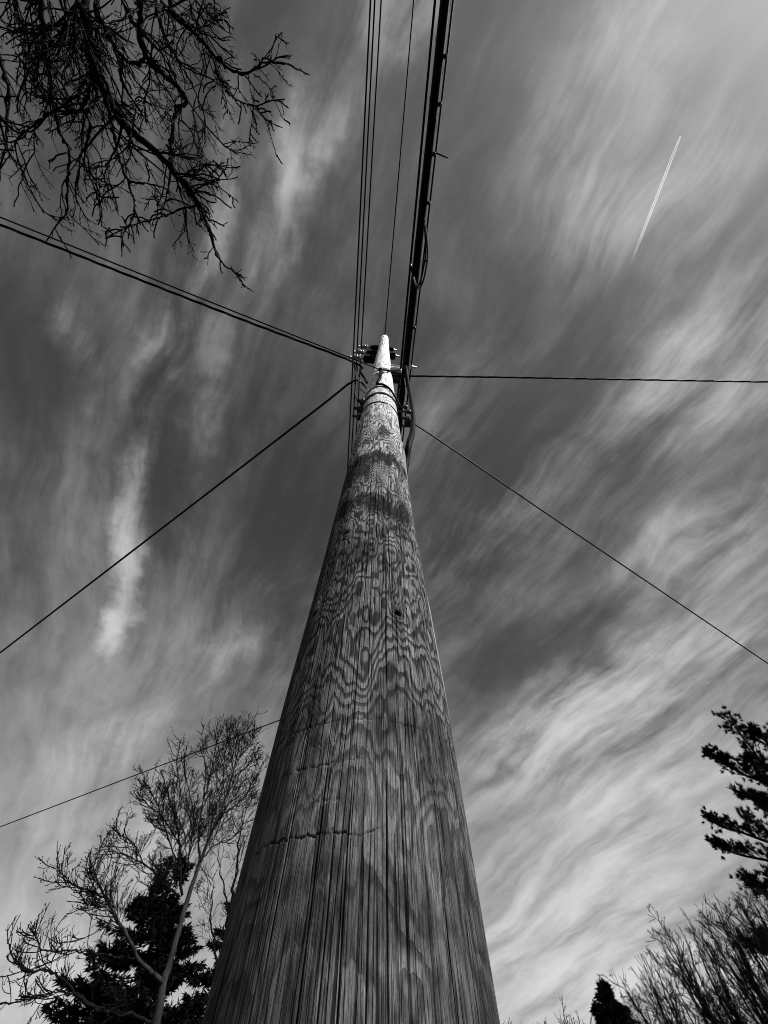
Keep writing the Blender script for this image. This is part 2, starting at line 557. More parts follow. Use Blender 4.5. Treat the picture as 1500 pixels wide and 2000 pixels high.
relief = 0.0005*fbm(S/0.004, HH/0.3, 12, 3) + 0.003*fbm(S/0.05, HH/0.5, 14, 3)
RAD = prad(HH) + relief + KB - 0.0045*CR - 0.0022*SCAR*(HH < 1.3) - 0.016*HOLE
X = pax(HH) + RAD*np.sin(np.radians(TT)); Y = PY - RAD*np.cos(np.radians(TT)); Z = EYE + HH
V = np.stack([X, Y, Z], -1).reshape(-1, 3)
idx = np.arange(nr*nc).reshape(nr, nc)
a = idx[:-1]; b = np.roll(a, -1, axis=1); d = idx[1:]; c = np.roll(d, -1, axis=1)
quads = np.stack([a, b, c, d], -1).reshape(-1, 4)
# domed, slightly split top
ctop = len(V)
rim = V[idx[-1]]
in1 = rim.copy(); PT = float(pax(HTOP)); in1[:, :2] = np.array([PT, PY]) + (rim[:, :2]-np.array([PT, PY]))*0.72; in1[:, 2] += 0.045
V2 = np.vstack([V, in1, [[PT, PY, EYE+HTOP+0.01]]])
j = ctop + np.arange(nc)
qt = np.stack([idx[-1], np.roll(idx[-1], -1), np.roll(j, -1), j], -1)
tt = np.stack([j, np.roll(j, -1), np.full(nc, ctop+nc)], -1)


def pad(Aa, val=0.0):
    return np.concatenate([Aa.ravel(), np.full(nc+1, val)])


wm = bpy.data.materials.new('weathered_pole_wood')
wm.use_nodes = True
N = NT(wm.node_tree)
bs = N.t.nodes['Principled BSDF']


def attr(nm):
    nd = N.n('ShaderNodeAttribute')
    nd.attribute_name = nm
    return nd.outputs['Fac']


tcw = N.n('ShaderNodeTexCoord')
sw = N.n('ShaderNodeSeparateXYZ')
N.link(tcw.outputs['Object'], sw.inputs[0])
zz = sw.outputs[2]
arc = attr('arc')
fib = N.noise(N.xyz(N.m('MULTIPLY', arc, 560), N.m('MULTIPLY', zz, 30), 0), 1.0, 6.0, 0.78)
fib2 = N.noise(N.xyz(N.m('MULTIPLY', arc, 150), N.m('MULTIPLY', zz, 12), 5), 1.0, 5.0, 0.7)
grime = N.noise(N.xyz(N.m('MULTIPLY', arc, 26), N.m('MULTIPLY', zz, 6), 9), 1.0, 6.0, 0.65)
speck = N.noise(N.xyz(N.m('MULTIPLY', arc, 330), N.m('MULTIPLY', zz, 120), 2), 1.0, 4.0, 0.7)
tick = N.noise(N.xyz(N.m('MULTIPLY', arc, 420), N.m('MULTIPLY', zz, 48), 6), 1.0, 5.0, 0.75)
hn0 = N.m('SUBTRACT', zz, EYE)
ringp = N.m('ADD', attr('ring'), N.m('MULTIPLY', N.m('SUBTRACT', fib, 0.5), N.rng(hn0, 0.1, 0.6, 0.10, 0.16)))
fracr = N.m('FRACT', ringp)
late = N.m('MULTIPLY', N.rng(fracr, 0.34, 0.70), N.rng(fracr, 1.0, 0.90))
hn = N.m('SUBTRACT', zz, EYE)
paleness = N.rng(N.m('ADD', hn, N.m('MULTIPLY', N.m('SUBTRACT', grime, 0.5), 2.2)), 0.5, 3.9)  # wood tone rises with height: dark base, pale top
light = N.mixf(paleness, 0.170, 0.95)
dark = N.mixf(paleness, 0.028, N.rng(hn, 1.8, 4.0, 0.10, 0.70))
strength = N.m('MULTIPLY', N.m('MULTIPLY', late, N.rng(fib2, 0.25, 0.55, 0.70, 1.0)), N.rng(hn, 0.25, 0.55, 0.62, 1.0))
v1 = N.mixf(strength, light, dark)
v1 = N.m('MULTIPLY', v1, N.rng(fib, 0.28, 0.72, N.mixf(paleness, 0.48, 0.98), N.mixf(paleness, 1.45, 1.02), 'LINEAR'))
v1 = N.m('MULTIPLY', v1, N.rng(grime, 0.3, 0.7, N.mixf(paleness, 0.60, 0.95), N.mixf(paleness, 1.35, 1.06), 'LINEAR'))
v1 = N.m('MULTIPLY', v1, N.rng(speck, 0.30, 0.46, N.mixf(paleness, 0.55, 0.97), 1.0))
v1 = N.m('MULTIPLY', v1, N.rng(tick, 0.34, 0.66, N.mixf(paleness, 0.50, 0.97), N.mixf(paleness, 1.50, 1.03), 'LINEAR'))
v1 = N.m('MULTIPLY', v1, N.m('SUBTRACT', 1.0, N.m('MULTIPLY', attr('stain_shade'), N.mixf(paleness, 0.90, 0.92))))
v1 = N.m('MULTIPLY', v1, N.m('SUBTRACT', 1.0, N.m('MULTIPLY', attr('scar'), 0.66, clamp=True)))
v1 = N.m('MULTIPLY', v1, N.m('SUBTRACT', 1.0, N.m('MULTIPLY', attr('crack'), 0.93, clamp=True)))
v1 = N.m('MULTIPLY', v1, N.m('SUBTRACT', 1.0, N.m('MULTIPLY', attr('hole'), 0.9, clamp=True)))
# hair-fine drying checks between the big cracks
chk1 = N.noise(N.xyz(N.m('MULTIPLY', arc, 105), N.m('MULTIPLY', zz, 1.3), 11), 1.0, 1.0, 0.5)
chk2 = N.noise(N.xyz(N.m('MULTIPLY', arc, 260), N.m('MULTIPLY', zz, 3.2), 17), 1.0, 1.0, 0.5)
gate = N.noise(N.xyz(N.m('MULTIPLY', arc, 60), N.m('MULTIPLY', zz, 5.0), 21), 1.0, 2.0, 0.5)
lines = N.m('MAXIMUM', N.m('MULTIPLY', N.rng(N.m('ABSOLUTE', N.m('SUBTRACT', chk1, 0.5)), 0.022, 0.006), N.rng(gate, 0.36, 0.52)),
            N.m('MULTIPLY', N.rng(N.m('ABSOLUTE', N.m('SUBTRACT', chk2, 0.5)), 0.035, 0.010), N.rng(gate, 0.60, 0.44, 0.0, 0.75)))
lines = N.m('MULTIPLY', lines, N.rng(hn, 1.2, 3.0, 1.0, 0.3))
v1 = N.m('MULTIPLY', v1, N.m('SUBTRACT', 1.0, N.m('MULTIPLY', lines, 0.86)))
cw = N.n('ShaderNodeCombineColor')
for i in range(3): N.link(v1, cw.inputs[i])
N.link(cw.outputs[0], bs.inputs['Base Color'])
bs.inputs['Roughness'].default_value = 0.85
bs.inputs['Specular IOR Level'].default_value = 0.12
# higher up the wood is smooth and pale: fine dirt only in the ring lines
bmp = N.n('ShaderNodeBump')
N.link(N.rng(hn, 1.2, 3.0, 0.9, 0.12), bmp.inputs['Strength'])
bmp.inputs['Distance'].default_value = 0.004
hgt = N.m('SUBTRACT', N.m('MULTIPLY', fib, 0.55), N.m('MULTIPLY', strength, 0.35))
N.link(N.m('SUBTRACT', N.m('ADD', hgt, N.m('MULTIPLY', fib2, 0.5)), N.m('MULTIPLY', lines, 0.9)), bmp.inputs['Height'])
N.link(bmp.outputs[0], bs.inputs['Normal'])

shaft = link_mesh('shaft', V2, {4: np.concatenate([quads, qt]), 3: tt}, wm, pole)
for nm, arr, pv in (('ring', F, 0), ('crack', CR, 0), ('stain_shade', ST, 0), ('scar', SCAR, 0), ('hole', HOLE, 0), ('arc', S, 0.0)):
    at = shaft.data.attributes.new(nm, 'FLOAT', 'POINT')
    at.data.foreach_set('value', pad(arr, pv).astype(np.float32))


# --- steel bands, clamps and brackets on the pole
def ring_pts(h, out, d0=-180, d1=180, n=49, slope=0.0):
    return [psurf(x, h + slope*(x/180.0), out) for x in np.linspace(d0, d1, n)]


def band(h, hw, th, slope=0.0):
    rows = []
    for (dh, o) in ((-hw, 0.0005), (-hw, th), (hw, th), (hw, 0.0005)):
        rows.append(np.array([psurf(x, h + slope*math.sin(R(x)), o) + np.array([0, 0, dh]) for x in np.linspace(-180, 180, 65)[:-1]]))
    Vb = np.concatenate(rows)
    n = 64; f = []
    for k in range(4):
        k2 = (k+1) % 4
        a = k*n + np.arange(n); b = k*n + np.roll(np.arange(n), -1)
        c = k2*n + np.roll(np.arange(n), -1); d = k2*n + np.arange(n)
        f.append(np.stack([a, b, c, d], -1))
    return link_mesh('steel_band', Vb, {4: np.concatenate(f)}, M['darksteel'], pole)


band(3.18, 0.008, 0.006, 0.02)
band(2.93, 0.016, 0.010, 0.02)
band(2.66, 0.007, 0.006, -0.01)
for (dg, h, s) in ((-72, 3.02, .034), (-76, 2.84, .030), (-80, 2.68, .022)):
    T = Tubes()
    pc = psurf(dg, h, 0.015)
    outv = np.array([math.sin(R(dg)), -math.cos(R(dg)), 0])
    lathe(T, pc-outv*.03, outv, [(0, s*.7), (.02, s*.7), (.021, s), (.04, s), (.041, s*.45), (.075, s*.45)], 8)
    T.add([pc+np.array([0, 0, -.05]), pc+np.array([0, 0, .05])], s*.55, 6)
    T.build('clamp', M['darksteel'], pole)

LINE = np.array([-0.0893, 0.996, 0.0])          # the way the street lines run
LINE /= np.linalg.norm(LINE)
ACR = np.array([LINE[1], -LINE[0], 0.0])        # across the lines, to the right
AX = np.array([PX, PY, EYE])


def arm_axis(h, s, back):
    return np.array([float(pax(h)), PY, EYE+h]) + ACR*s + LINE*back


# three short crossarms on the far side with porcelain insulators at their ends
ARMS = [(7.50, (706, 671), 0.17, .045, .075), (6.90, (697.5, 681), 0.20, .055, .080), (6.35, (690, 692), 0.06, .055, .085)]
ARM_TIPS = []
for (h, wpx, s1, hw, hz) in ARMS:
    s0 = float(np.dot(at_h(wpx[0], wpx[1], h) - arm_axis(h, 0, 0), ACR)) + .165
    back = float(prad(h)) + hw + .004
    rz = math.atan2(ACR[1], ACR[0])
    arm = add_box('crossarm', arm_axis(h, (s0+s1)/2, back), ((s1-s0)/2, hw, hz), M['arm'], pole, rz, 0.01)
    T = Tubes()                                   # through bolt
    lathe(T, arm_axis(h, -.02, back+hw), -LINE, [(0, .012), (2*hw+2*float(prad(h))+.02, .012)], 8)
    lathe(T, arm_axis(h, -.02, back+hw), LINE, [(0, .03), (.012, .03), (.013, .018), (.03, .018)], 6)
    T.build('bolt', M['steel'], arm)
    T = Tubes()                                   # steel end pin and spool
    e = arm_axis(h, s0, back)
    lathe(T, e, -ACR, [(-.02, .032), (.03, .032), (.032, .018), (.20, .018), (.205, .026), (.235, .026)], 10)
    T.build('end_pin', M['steel'], arm)
    T = Tubes()
    lathe(T, e-ACR*.055, -ACR, [(0, .02), (.002, .046), (.018, .050), (.026, .028), (.036, .028), (.044, .055), (.060, .055), (.066, .03), (.076, .03), (.084, .046), (.098, .044), (.1, .02)], 14)
    T.build('insulator', M['porcelain'], arm)
    ARM_TIPS.append(e - ACR*.165)
    if s1 > .15:
        T = Tubes()
        e2 = arm_axis(h, s1, back)
        lathe(T, e2, ACR, [(-.01, .03), (.02, .03), (.022, .014), (.07, .014)], 8)
        lathe(T, e2+ACR*.03, (0, 0, 1), [(-.05, .012), (.05, .012)], 6)
        T.build('end_bolt', M['steel'], arm)

# pin at the very top
T = Tubes()
lathe(T, (float(pax(HTOP)), PY, EYE+HTOP-.02), (0, 0, 1), [(0, .014), (.10, .014), (.101, .03), (.13, .036), (.15, .02), (.165, .02), (.18, .034), (.20, .03), (.21, .01)], 12)
T.build('top_insulator', M['darksteel'], pole)

# white standoff bracket on the right of the pole
hb = 4.62
bo = empty('standoff', (0, 0, 0), None, None)
bo.parent = pole
add_box('bracket_plate', AX + np.array([0, 0, hb+.10]) + ACR*(float(prad(hb))+.055) - LINE*.02, (.065, .022, .020), M['white'], pole, math.atan2(ACR[1], ACR[0]), .004)
add_box('bracket_plate', AX + np.array([0, 0, hb-.13]) + ACR*(float(prad(hb))+.055) - LINE*.02, (.065, .022, .020), M['white'], pole, math.atan2(ACR[1], ACR[0]), .004)
add_box('bracket_upright', AX + np.array([0, 0, hb-.02]) + ACR*(float(prad(hb))+.125) - LINE*.02, (.012, .020, .17), M['white'], pole, math.atan2(ACR[1], ACR[0]), .003)
add_box('bracket_base', AX + np.array([0, 0, hb-.34]) + ACR*(float(prad(hb))+.05) - LINE*.02, (.06, .06, .10), M['darksteel'], pole, math.atan2(ACR[1], ACR[0]), .01)
bpy.data.objects.remove(bo)
# steel bolt with bright head that carries the outer strand
T = Tubes()
lathe(T, AX + np.array([0, 0, 4.95]) + ACR*.26 - LINE*.02, ACR, [(-.25, .013), (.10, .013), (.101, .026), (.13, .026), (.131, .014), (.18, .014)], 8)
T.build('through_bolt', M['steel'], pole)
for h, ln in ((3.19, .185), (3.05, .205)):
    T = Tubes()
    lathe(T, AX + np.array([0, 0, h]) + ACR*.05 + LINE*.02, ACR, [(0, .009), (ln-.03, .009), (ln-.029, .018), (ln, .018)], 8)
    T.build('bolt', M['darksteel'], pole)

# moulding that covers the ground wire on the right flank
hs = np.linspace(-1.45, 2.20, 60)
wob = 1.5*np.sin(hs*2.1) + 1.0*np.sin(hs*5+1)
T = Tubes()
T.add([psurf(np.interp(h, [0, .4, .55, .85, 1.1, 1.7, 2.0, 2.2], [110, 103, 97, 98, 106, 104, 94, 88])+w, h, 0.000) for h, w in zip(hs, wob)], [0.012]*56+[.013, .012, .010, .007], 8)
T.build('wire_moulding', mat_plain('pale_split_moulding', 0.14, 0.34, 30, 0.8, 0.5, (1, 1, .1)), pole)


# ------------------------------------------------------------------ wires and cables
def span(p0, p1, sag, n=40, ext=0.0):
    p0 = np.asarray(p0, float); p1 = np.asarray(p1, float)
    t = np.linspace(0, 1, n)
    t = t**1.6                                   # finer near the pole
    P = p0[None]*(1-t[:, None]) + p1[None]*t[:, None]
    P[:, 2] -= 4*sag*t*(1-t)
    return P


def two_way(p, dir_back, dir_fwd, L, sag):
    A = span(p, p + dir_back*L, sag); B = span(p, p + dir_fwd*L, sag)
    return np.vstack([A[::-1], B[1:]])


def wire(name, pts, r, label, cat, mat='wire', group=None, sides=6):
    T = Tubes()
    T.add(pts, r, sides)
    o = T.build(name, M[mat])
    return tag(o, label, cat, group)


def dir_back_to(p, u, v):
    """horizontal direction from p (at its own height) to where picture point u,v lies at the same height"""
    q = at_h(u, v, p[2]-EYE)
    d = q - p; d[2] = 0
    return d/np.linalg.norm(d)


GRP = 'bare line wires overhead'
for tip, u0, lab in ((ARM_TIPS[2], 726, 'leftmost of the three thin wires running overhead to the insulators'),
                     (ARM_TIPS[1], 734, 'middle of the three thin wires running overhead to the insulators'),
                     (ARM_TIPS[0], 746, 'rightmost of the three thin wires tied to the uppermost insulator')):
    db = dir_back_to(tip, u0, 0)
    wire('line_wire', two_way(tip, db, LINE, 42.0, 0.55), 0.0115, lab, 'wire', group=GRP)
ptop = np.array([float(pax(HTOP)), PY, EYE+HTOP+.14])
wire('top_wire', two_way(ptop, dir_back_to(ptop, 808, 0), LINE, 42.0, 0.5), 0.0105, 'single thin wire running overhead from the very tip of the pole', 'wire', group=GRP)
pn = AX + np.array([0, 0, 4.62]) + ACR*(float(prad(4.6))+.12) - LINE*.03
wire('neutral_cable', two_way(pn, dir_back_to(pn, 849, 0), LINE, 42.0, 0.35), 0.0115, 'thin black cable just left of the thick overhead cable bundle', 'cable', 'rubber', GRP)
ps = AX + np.array([0, 0, 4.95]) + ACR*.37 - LINE*.02
wire('outer_strand', two_way(ps, dir_back_to(ps, 883.5, 0), LINE, 42.0, 0.35), 0.0095, 'thin strand just right of the thick overhead cable bundle', 'wire', group=GRP)

# thick lashed communications bundle
hb = 4.35
pb = at_h(789.5, 740, hb)
db = dir_back_to(pb, 868.5, 0)
bundle = empty('cable_bundle', tuple(pb), 'thick black bundle of lashed cables passing over the pole', 'cable bundle')
cen = two_way(pb, db, LINE, 42.0, 0.30)
Td = np.gradient(cen, axis=0); Td /= np.linalg.norm(Td, axis=1, keepdims=True)
Nr = np.cross(Td, [0, 0, 1]); Nr /= np.linalg.norm(Nr, axis=1, keepdims=True)
Up = np.cross(Nr, Td)
for (nm, ox, oz, r) in (('main_cable', 0, 0, .035), ('side_cable', -.010, .018, .027), ('side_cable', .011, .016, .026), ('support_strand', .0, .052, .010)):
    T = Tubes(); T.add(cen + Nr*ox + Up*oz, r, 10)
    T.build(nm, M['rubber'], bundle)
# lashing wire wound round the bundle
arcl = np.concatenate([[0], np.cumsum(np.linalg.norm(np.diff(cen, axis=0), axis=1))])
i0 = np.argmin(np.abs(arcl - (arcl[len(arcl)//2]-9)))
sl = np.linspace(arcl[len(arcl)//2]-9, arcl[len(arcl)//2]+9, 900)
Cx = np.stack([np.interp(sl, arcl, cen[:, k]) for k in range(3)], 1)
Nx = np.stack([np.interp(sl, arcl, Nr[:, k]) for k in range(3)], 1); Ux = np.stack([np.interp(sl, arcl, Up[:, k]) for k in range(3)], 1)
ph = sl*2*math.pi/0.32
T = Tubes(); T.add(Cx + Ux*.012 + (Nx*np.cos(ph)[:, None]*.043 + Ux*np.sin(ph)[:, None]*.044), .0016, 4)
T.build('lashing_wire', M['wire'], bundle)


def on_bundle(u, v, right=0.0, down=0.0):
    """point of the bundle nearest to a picture point"""
    d = ray(u, v); d = d/np.linalg.norm(d)
    w = Cx - np.array([0, 0, EYE])
    k = np.argmin(np.linalg.norm(w - (w @ d)[:, None]*d, axis=1))
    return Cx[k] + Nx[k]*right - Ux[k]*down, Nx[k], Ux[k], k


def sgnN(nv):                    # make the side vector point right
    return nv if nv[0] > 0 else -nv


for (u, v) in ((864, 108), (852, 207), (832, 398), (806, 640), (842, 303)):
    p, nv, uv, k = on_bundle(u, v)
    nv = sgnN(nv)
    T = Tubes(); lathe(T, p-uv*.012, nv, [(0, .012), (.040, .012), (.041, .017), (.056, .017), (.057, .006), (.062, .006)], 8)
    T.build('lashing_clamp', M['darksteel'], bundle)
p, nv, uv, k = on_bundle(842, 298)
nv = sgnN(nv)
T = Tubes(); T.add([p, p+nv*.06+LINE*0.006, p+nv*.105+LINE*.016, p+nv*.165+LINE*.028], .0055, 6)
T.build('tie_end', M['rubber'], bundle)

# slack loop hanging beside the bundle
hl = 4.2
loop_px = [(822, 390, 4.36), (829, 432, 4.28), (833, 462, 4.22), (835, 500, 4.16), (831, 530, 4.12), (825, 553, 4.12), (818, 563, 4.14), (812, 555, 4.20), (807, 538, 4.28), (802, 515, 4.36)]
lp = catmull([at_h(u, v, h) for u, v, h in loop_px], 8)
so = empty('slack_loop', tuple(at_h(825, 480, 4.25)), 'slack cable loop with bright gleams hanging from the thick bundle', 'cable loop')
for k, (off, r) in enumerate(((0.0, .0085), (-.022, .0065))):
    T = Tubes(); T.add(lp + np.array([off*1.0, off*.6, off*.4])*np.sin(np.linspace(0, math.pi, len(lp)))[:, None], r, 8)
    T.build('loop_cable', mat_plain('glossy_cable_jacket', .012, .02, 10, 0.16, spec=0.8) if k == 0 else M['rubber'], so)
pt = at_h(832, 510, 4.2)
T = Tubes(); T.add([pt-np.array([.008, 0, 0]), pt+np.array([.016, 0, 0])], [.011, .007], 6)
T.build('cable_tie', M['rubber'], so)

# riser cable that bows out and comes back to the pole's right flank
rp = catmull([at_h(792, 716, 4.30), at_h(796, 745, 4.0), at_h(802, 778, 3.55), at_h(806.5, 815, 3.02), at_h(805, 845, 2.52), at_h(799, 866, 2.16), psurf(104, 2.02, .022), psurf(122, 1.80, .02), psurf(124, 1.2, .02), psurf(122, 0.4, .02), psurf(122, -1.45, .02)], 8)
T = Tubes(); T.add(rp, .0195, 10)
tag(T.build('riser_cable', M['rubber']), 'thick black cable bowing out and back to the right flank of the pole', 'cable')
# small black splice box under the bundle
p, nv, uv, k = on_bundle(788, 822)
sb_c = at_h(796, 824, 3.15)
sb = empty('splice_box', tuple(sb_c), 'small dark box hooked below the bundle beside the pole', 'splice box')
add_box('housing', sb_c, (.024, .035, .045), M['darksteel'], sb, 0.1, .006)
T = Tubes(); T.add(catmull([sb_c+np.array([-.015, 0, .04]), sb_c+np.array([-.03, .02, .3]), at_h(792, 770, 3.85), at_h(789, 735, 4.36)], 6), .008, 6)
T.build('hanger', M['wire'], sb)


# service drops: insulated cores twisted round a bare messenger
def drop(name, key, label, r, twist=0.0, strands=1, cat='service drop'):
    key = np.asarray(key, float)
    c = catmull(key, 26)
    seg = np.concatenate([[0], np.cumsum(np.linalg.norm(np.diff(c, axis=0), axis=1))])
    nn = max(60, int(seg[-1]/0.05)) if strands > 1 else len(c)
    s2 = np.linspace(0, seg[-1], nn)
    c = np.stack([np.interp(s2, seg, c[:, k]) for k in range(3)], 1)
    o = empty(name, tuple(c[0]), label, cat)
    T_ = np.gradient(c, axis=0); T_ /= np.linalg.norm(T_, axis=1, keepdims=True)
    N_ = np.cross(T_, [0, 0, 1]); N_ /= np.linalg.norm(N_, axis=1, keepdims=True)
    U_ = np.cross(N_, T_)
    for k in range(strands):
        phs = s2*2*math.pi/0.55 + k*2*math.pi/strands
        T = Tubes()
        T.add(c + (N_*np.cos(phs)[:, None] + U_*np.sin(phs)[:, None])*twist, r, 6)
        T.build('strand', M['rubber'] if k else M['wire'], o)
    return o


cl_p = psurf(1, 3.80, .03)                        # clamp on the camera side of the pole
pA = at_h(0, 424, 3.75); dA = pA - cl_p
drop('service_drop', [cl_p, cl_p + dA*.33 + [0, 0, -.02], cl_p + dA*.66 + [0, 0, -.02], pA, pA + dA*1.0 + [0, 0, .02], pA + dA*2.2], 'upper single wire of the pair running left past the bare branches', .0062)
pl = psurf(-62, 3.62, .02)
pB0 = at_h(690, 707, 3.86); pB = at_h(0, 439, 3.72); dB = pB - pB0
drop('service_drop', [pl, pl+(pB0-pl)*.5+np.array([0, 0, .03]), pB0, pB0 + dB*.33 + [0, 0, -.035], pB0 + dB*.66 + [0, 0, -.03], pB, pB + dB*1.0, pB + dB*2.0], 'lower twisted cable of the pair running left past the bare branches', .0052, .0062, 3)
for q0, q1 in (((-70, 3.30), (690, 707)), ((-74, 3.02), (693, 712)), ((-66, 3.45), (697, 711))):
    T = Tubes()
    T.add(catmull([psurf(q0[0], q0[1], .012), psurf(q0[0], q0[1]+.2, .09), at_h(q1[0], q1[1], 3.85)], 8), .0045, 5)
    tag(T.build('tail_wire', M['wire']), {3.30: 'middle thin tail fanning from the left cable to the pole', 3.02: 'lowest thin tail fanning from the left cable to the pole', 3.45: 'uppermost thin tail fanning from the left cable to the pole'}[q0[1]], 'wire', 'tails of the left service drop')
pl2 = psurf(-70, 3.55, .03)
pC = at_h(0, 1275, 3.0); pC0 = at_h(692, 743, 3.42); dC = pC - pC0
drop('service_drop', [pl2, pC0, pC0 + dC*.08 + [0, 0, .005], pC0 + dC*.4 + [0, 0, .0], pC, pC + dC*.8, pC + dC*1.6], 'single sagging cable running left and down from below the clamps', .0095)
pr = psurf(75, 4.14, .03)
pD = at_h(1500, 746, 4.05); dD = pD - pr
drop('service_drop', [cl_p, psurf(34, 3.93, .03), pr, pr + dD*.3 + [0, 0, -.0], pr + dD*.66 + [0, 0, -.0], pD, pD + dD*1.0, pD+dD*2], 'twisted cable running level to the right from the pole', .0046, .0054, 3)
pe = at_h(803, 824, 3.12)
pE = at_h(1500, 1296, 2.95); dE = pE - pe
drop('service_drop', [pe + np.array([-.06, .05, .02]), pe, pe + dE*.33, pe + dE*.66, pE, pE + dE*.8, pE+dE*1.8], 'single thin wire running right and down from beside the pole', .0068)
p, nv, uv, k = on_bundle(712, 1337)
pF = at_d(0, 1615, 12.4); dF = pF - p
drop('service_drop', [p, p + dF*.33, p + dF*.66, pF, pF + dF*.8, pF + dF*1.4], 'single wire crossing in front of the bare tree at lower left', .0095)

# clamp and lashing tail on the camera side of the pole
cg = empty('wire_clamp', tuple(psurf(0, 3.8, 0)), 'small black wire clamp with hanging tail on the sunlit side of the pole', 'clamp')
T = Tubes()
T.add([psurf(-3, 3.88, .02), psurf(-2, 3.70, .03)], .012, 6)
T.add([psurf(-12, 3.90, .014), psurf(-2, 3.80, .03), psurf(10, 3.76, .014)], .009, 6)
lathe(T, psurf(-1, 3.80, -.02), (0, -1, 0), [(0, .012), (.05, .012), (.051, .022), (.07, .022)], 8)
T.build('clamp_body', M['darksteel'], cg)
T = Tubes()
T.add(catmull([psurf(0, 3.74, .03), psurf(-3, 3.60, .025), psurf(-1, 3.48, .016), psurf(-7, 3.34, .020), psurf(-9, 3.22, .018)], 6), .013, 6)
T.add(catmull([psurf(7, 3.75, .02), psurf(3, 3.62, .02), psurf(-2, 3.50, .016)], 6), .007, 5)
T.add(catmull([psurf(-9, 3.22, .015), psurf(10, 3.20, .016), psurf(35, 3.13, .015), psurf(60, 3.02, .015), psurf(80, 2.95, .03)], 6), .009, 6)
T.build('tail', M['rubber'], cg)


# ------------------------------------------------------------------ trees
def unit(v):
    return v/(np.linalg.norm(v)+1e-12)


def grow(T, rnd, p, d, L, r, lvl, P):
    """one branch and its children. P: list of dicts per level"""
    q = P[lvl]
    n = q['n']
    step = L/n
    pts = [p]; rr = [r]
    w = q['wander']; trop = q['trop']
    dirs = [d]
    for i in range(n):
        d = unit(d + rnd.normal(0, w, 3) + trop)
        p = p + d*step*rnd.uniform(.8, 1.2)
        pts.append(p); dirs.append(d)
        rr.append(max(q['rmin'], r*(1-(i+1)/n*q['taper'])))
    T.add(pts, rr, q['sides'])
    if lvl+1 < len(P):
        c = P[lvl+1]
        k = rnd.poisson(q['kids']*L) if q.get('perm') else q['kids']
        for i in range(k):
            f = rnd.uniform(q.get('from', .2), 1.0)
            x = f*n; j = min(int(x), n-1); fr = x-j
            bp = pts[j]*(1-fr)+pts[j+1]*fr
            branch(T, rnd, bp, dirs[j+1], rr[j]*q['kr'], L*c['len']*rnd.uniform(.6, 1.25)*(1.15-.6*f), lvl+1, P)
    return pts, dirs


def branch(T, rnd, bp, d0, r, L, lvl, P):
    c = P[lvl]
    perp = unit(np.cross(d0, rnd.normal(0, 1, 3)))
    a = R(rnd.normal(c['ang'], c['ang']*.22))
    dd = unit(d0*math.cos(a) + perp*math.sin(a) + c.get('bias', np.zeros(3)))
    grow(T, rnd, bp, dd, L, r, lvl, P)


def limb(T, rnd, pts, r0, r1, sides, per, P, dens, L1, kr=.5, jit=.02, start=0.0, bias=None):
    """a traced limb with grown branches along it"""
    c = catmull(pts, per)
    n = len(c)
    c[1:-1] += rnd.normal(0, jit, (n-2, 3))
    t = np.linspace(0, 1, n)
    rad = r0 + (r1-r0)*t**.85
    T.add(c, rad, sides)
    seg = np.linalg.norm(np.diff(c, axis=0), axis=1)
    tot = seg.sum()
    k = rnd.poisson(dens*tot)
    cum = np.concatenate([[0], np.cumsum(seg)])/tot
    for i in range(k):
        f = rnd.uniform(start, 1)
        j = min(np.searchsorted(cum, f), n-1); j = max(j, 1)
        d0 = unit(c[j]-c[j-1])
        branch(T, rnd, c[j-1] + (c[j]-c[j-1])*rnd.random(), d0, min(rad[j]*.7, max(rad[j]*kr, .004)), L1*rnd.uniform(.45, 1.3)*(1.1-.45*f), 0, P)
    return c


Z3 = np.zeros(3)

# --- the bare tree that reaches overhead from behind the camera
rnd = np.random.default_rng(5)
oak = empty('bare_tree', (-1.6, -8.6, 0), 'black bare branches of a large tree hanging into the upper left corner', 'tree')
TB, TW = Tubes(), Tubes()
fw = np.array([.05, .12, -.03])
TP = [dict(n=7, wander=.20, trop=np.array([.02, .06, -.01]), rmin=.0085, taper=.66, sides=4, kids=8, perm=True, kr=.75, ang=50, len=.6),
      dict(n=5, wander=.17, trop=np.array([.01, .04, 0]), rmin=.0056, taper=.6, sides=3, kids=8, perm=True, kr=.8, ang=44, len=.60, bias=np.array([.06, .20, 0])),
      dict(n=3, wander=.16, trop=Z3, rmin=.0036, taper=.5, sides=3, kids=7, perm=True, kr=.85, ang=42, len=.50, bias=np.array([.04, .12, 0])),
      dict(n=2, wander=.15, trop=Z3, rmin=.0032, taper=.4, sides=3, kids=0, kr=.8, ang=50, len=.34)]
SP = [dict(TP[0], kids=6), dict(TP[1], kids=5), dict(TP[2], kids=5), TP[3]]     # sparser, for the tips against the open sky


def W_(lst, h0, h1):
    n = len(lst)
    return [at_h(u, v, h0 + (h1-h0)*i/(n-1)) for i, (u, v) in enumerate(lst)]


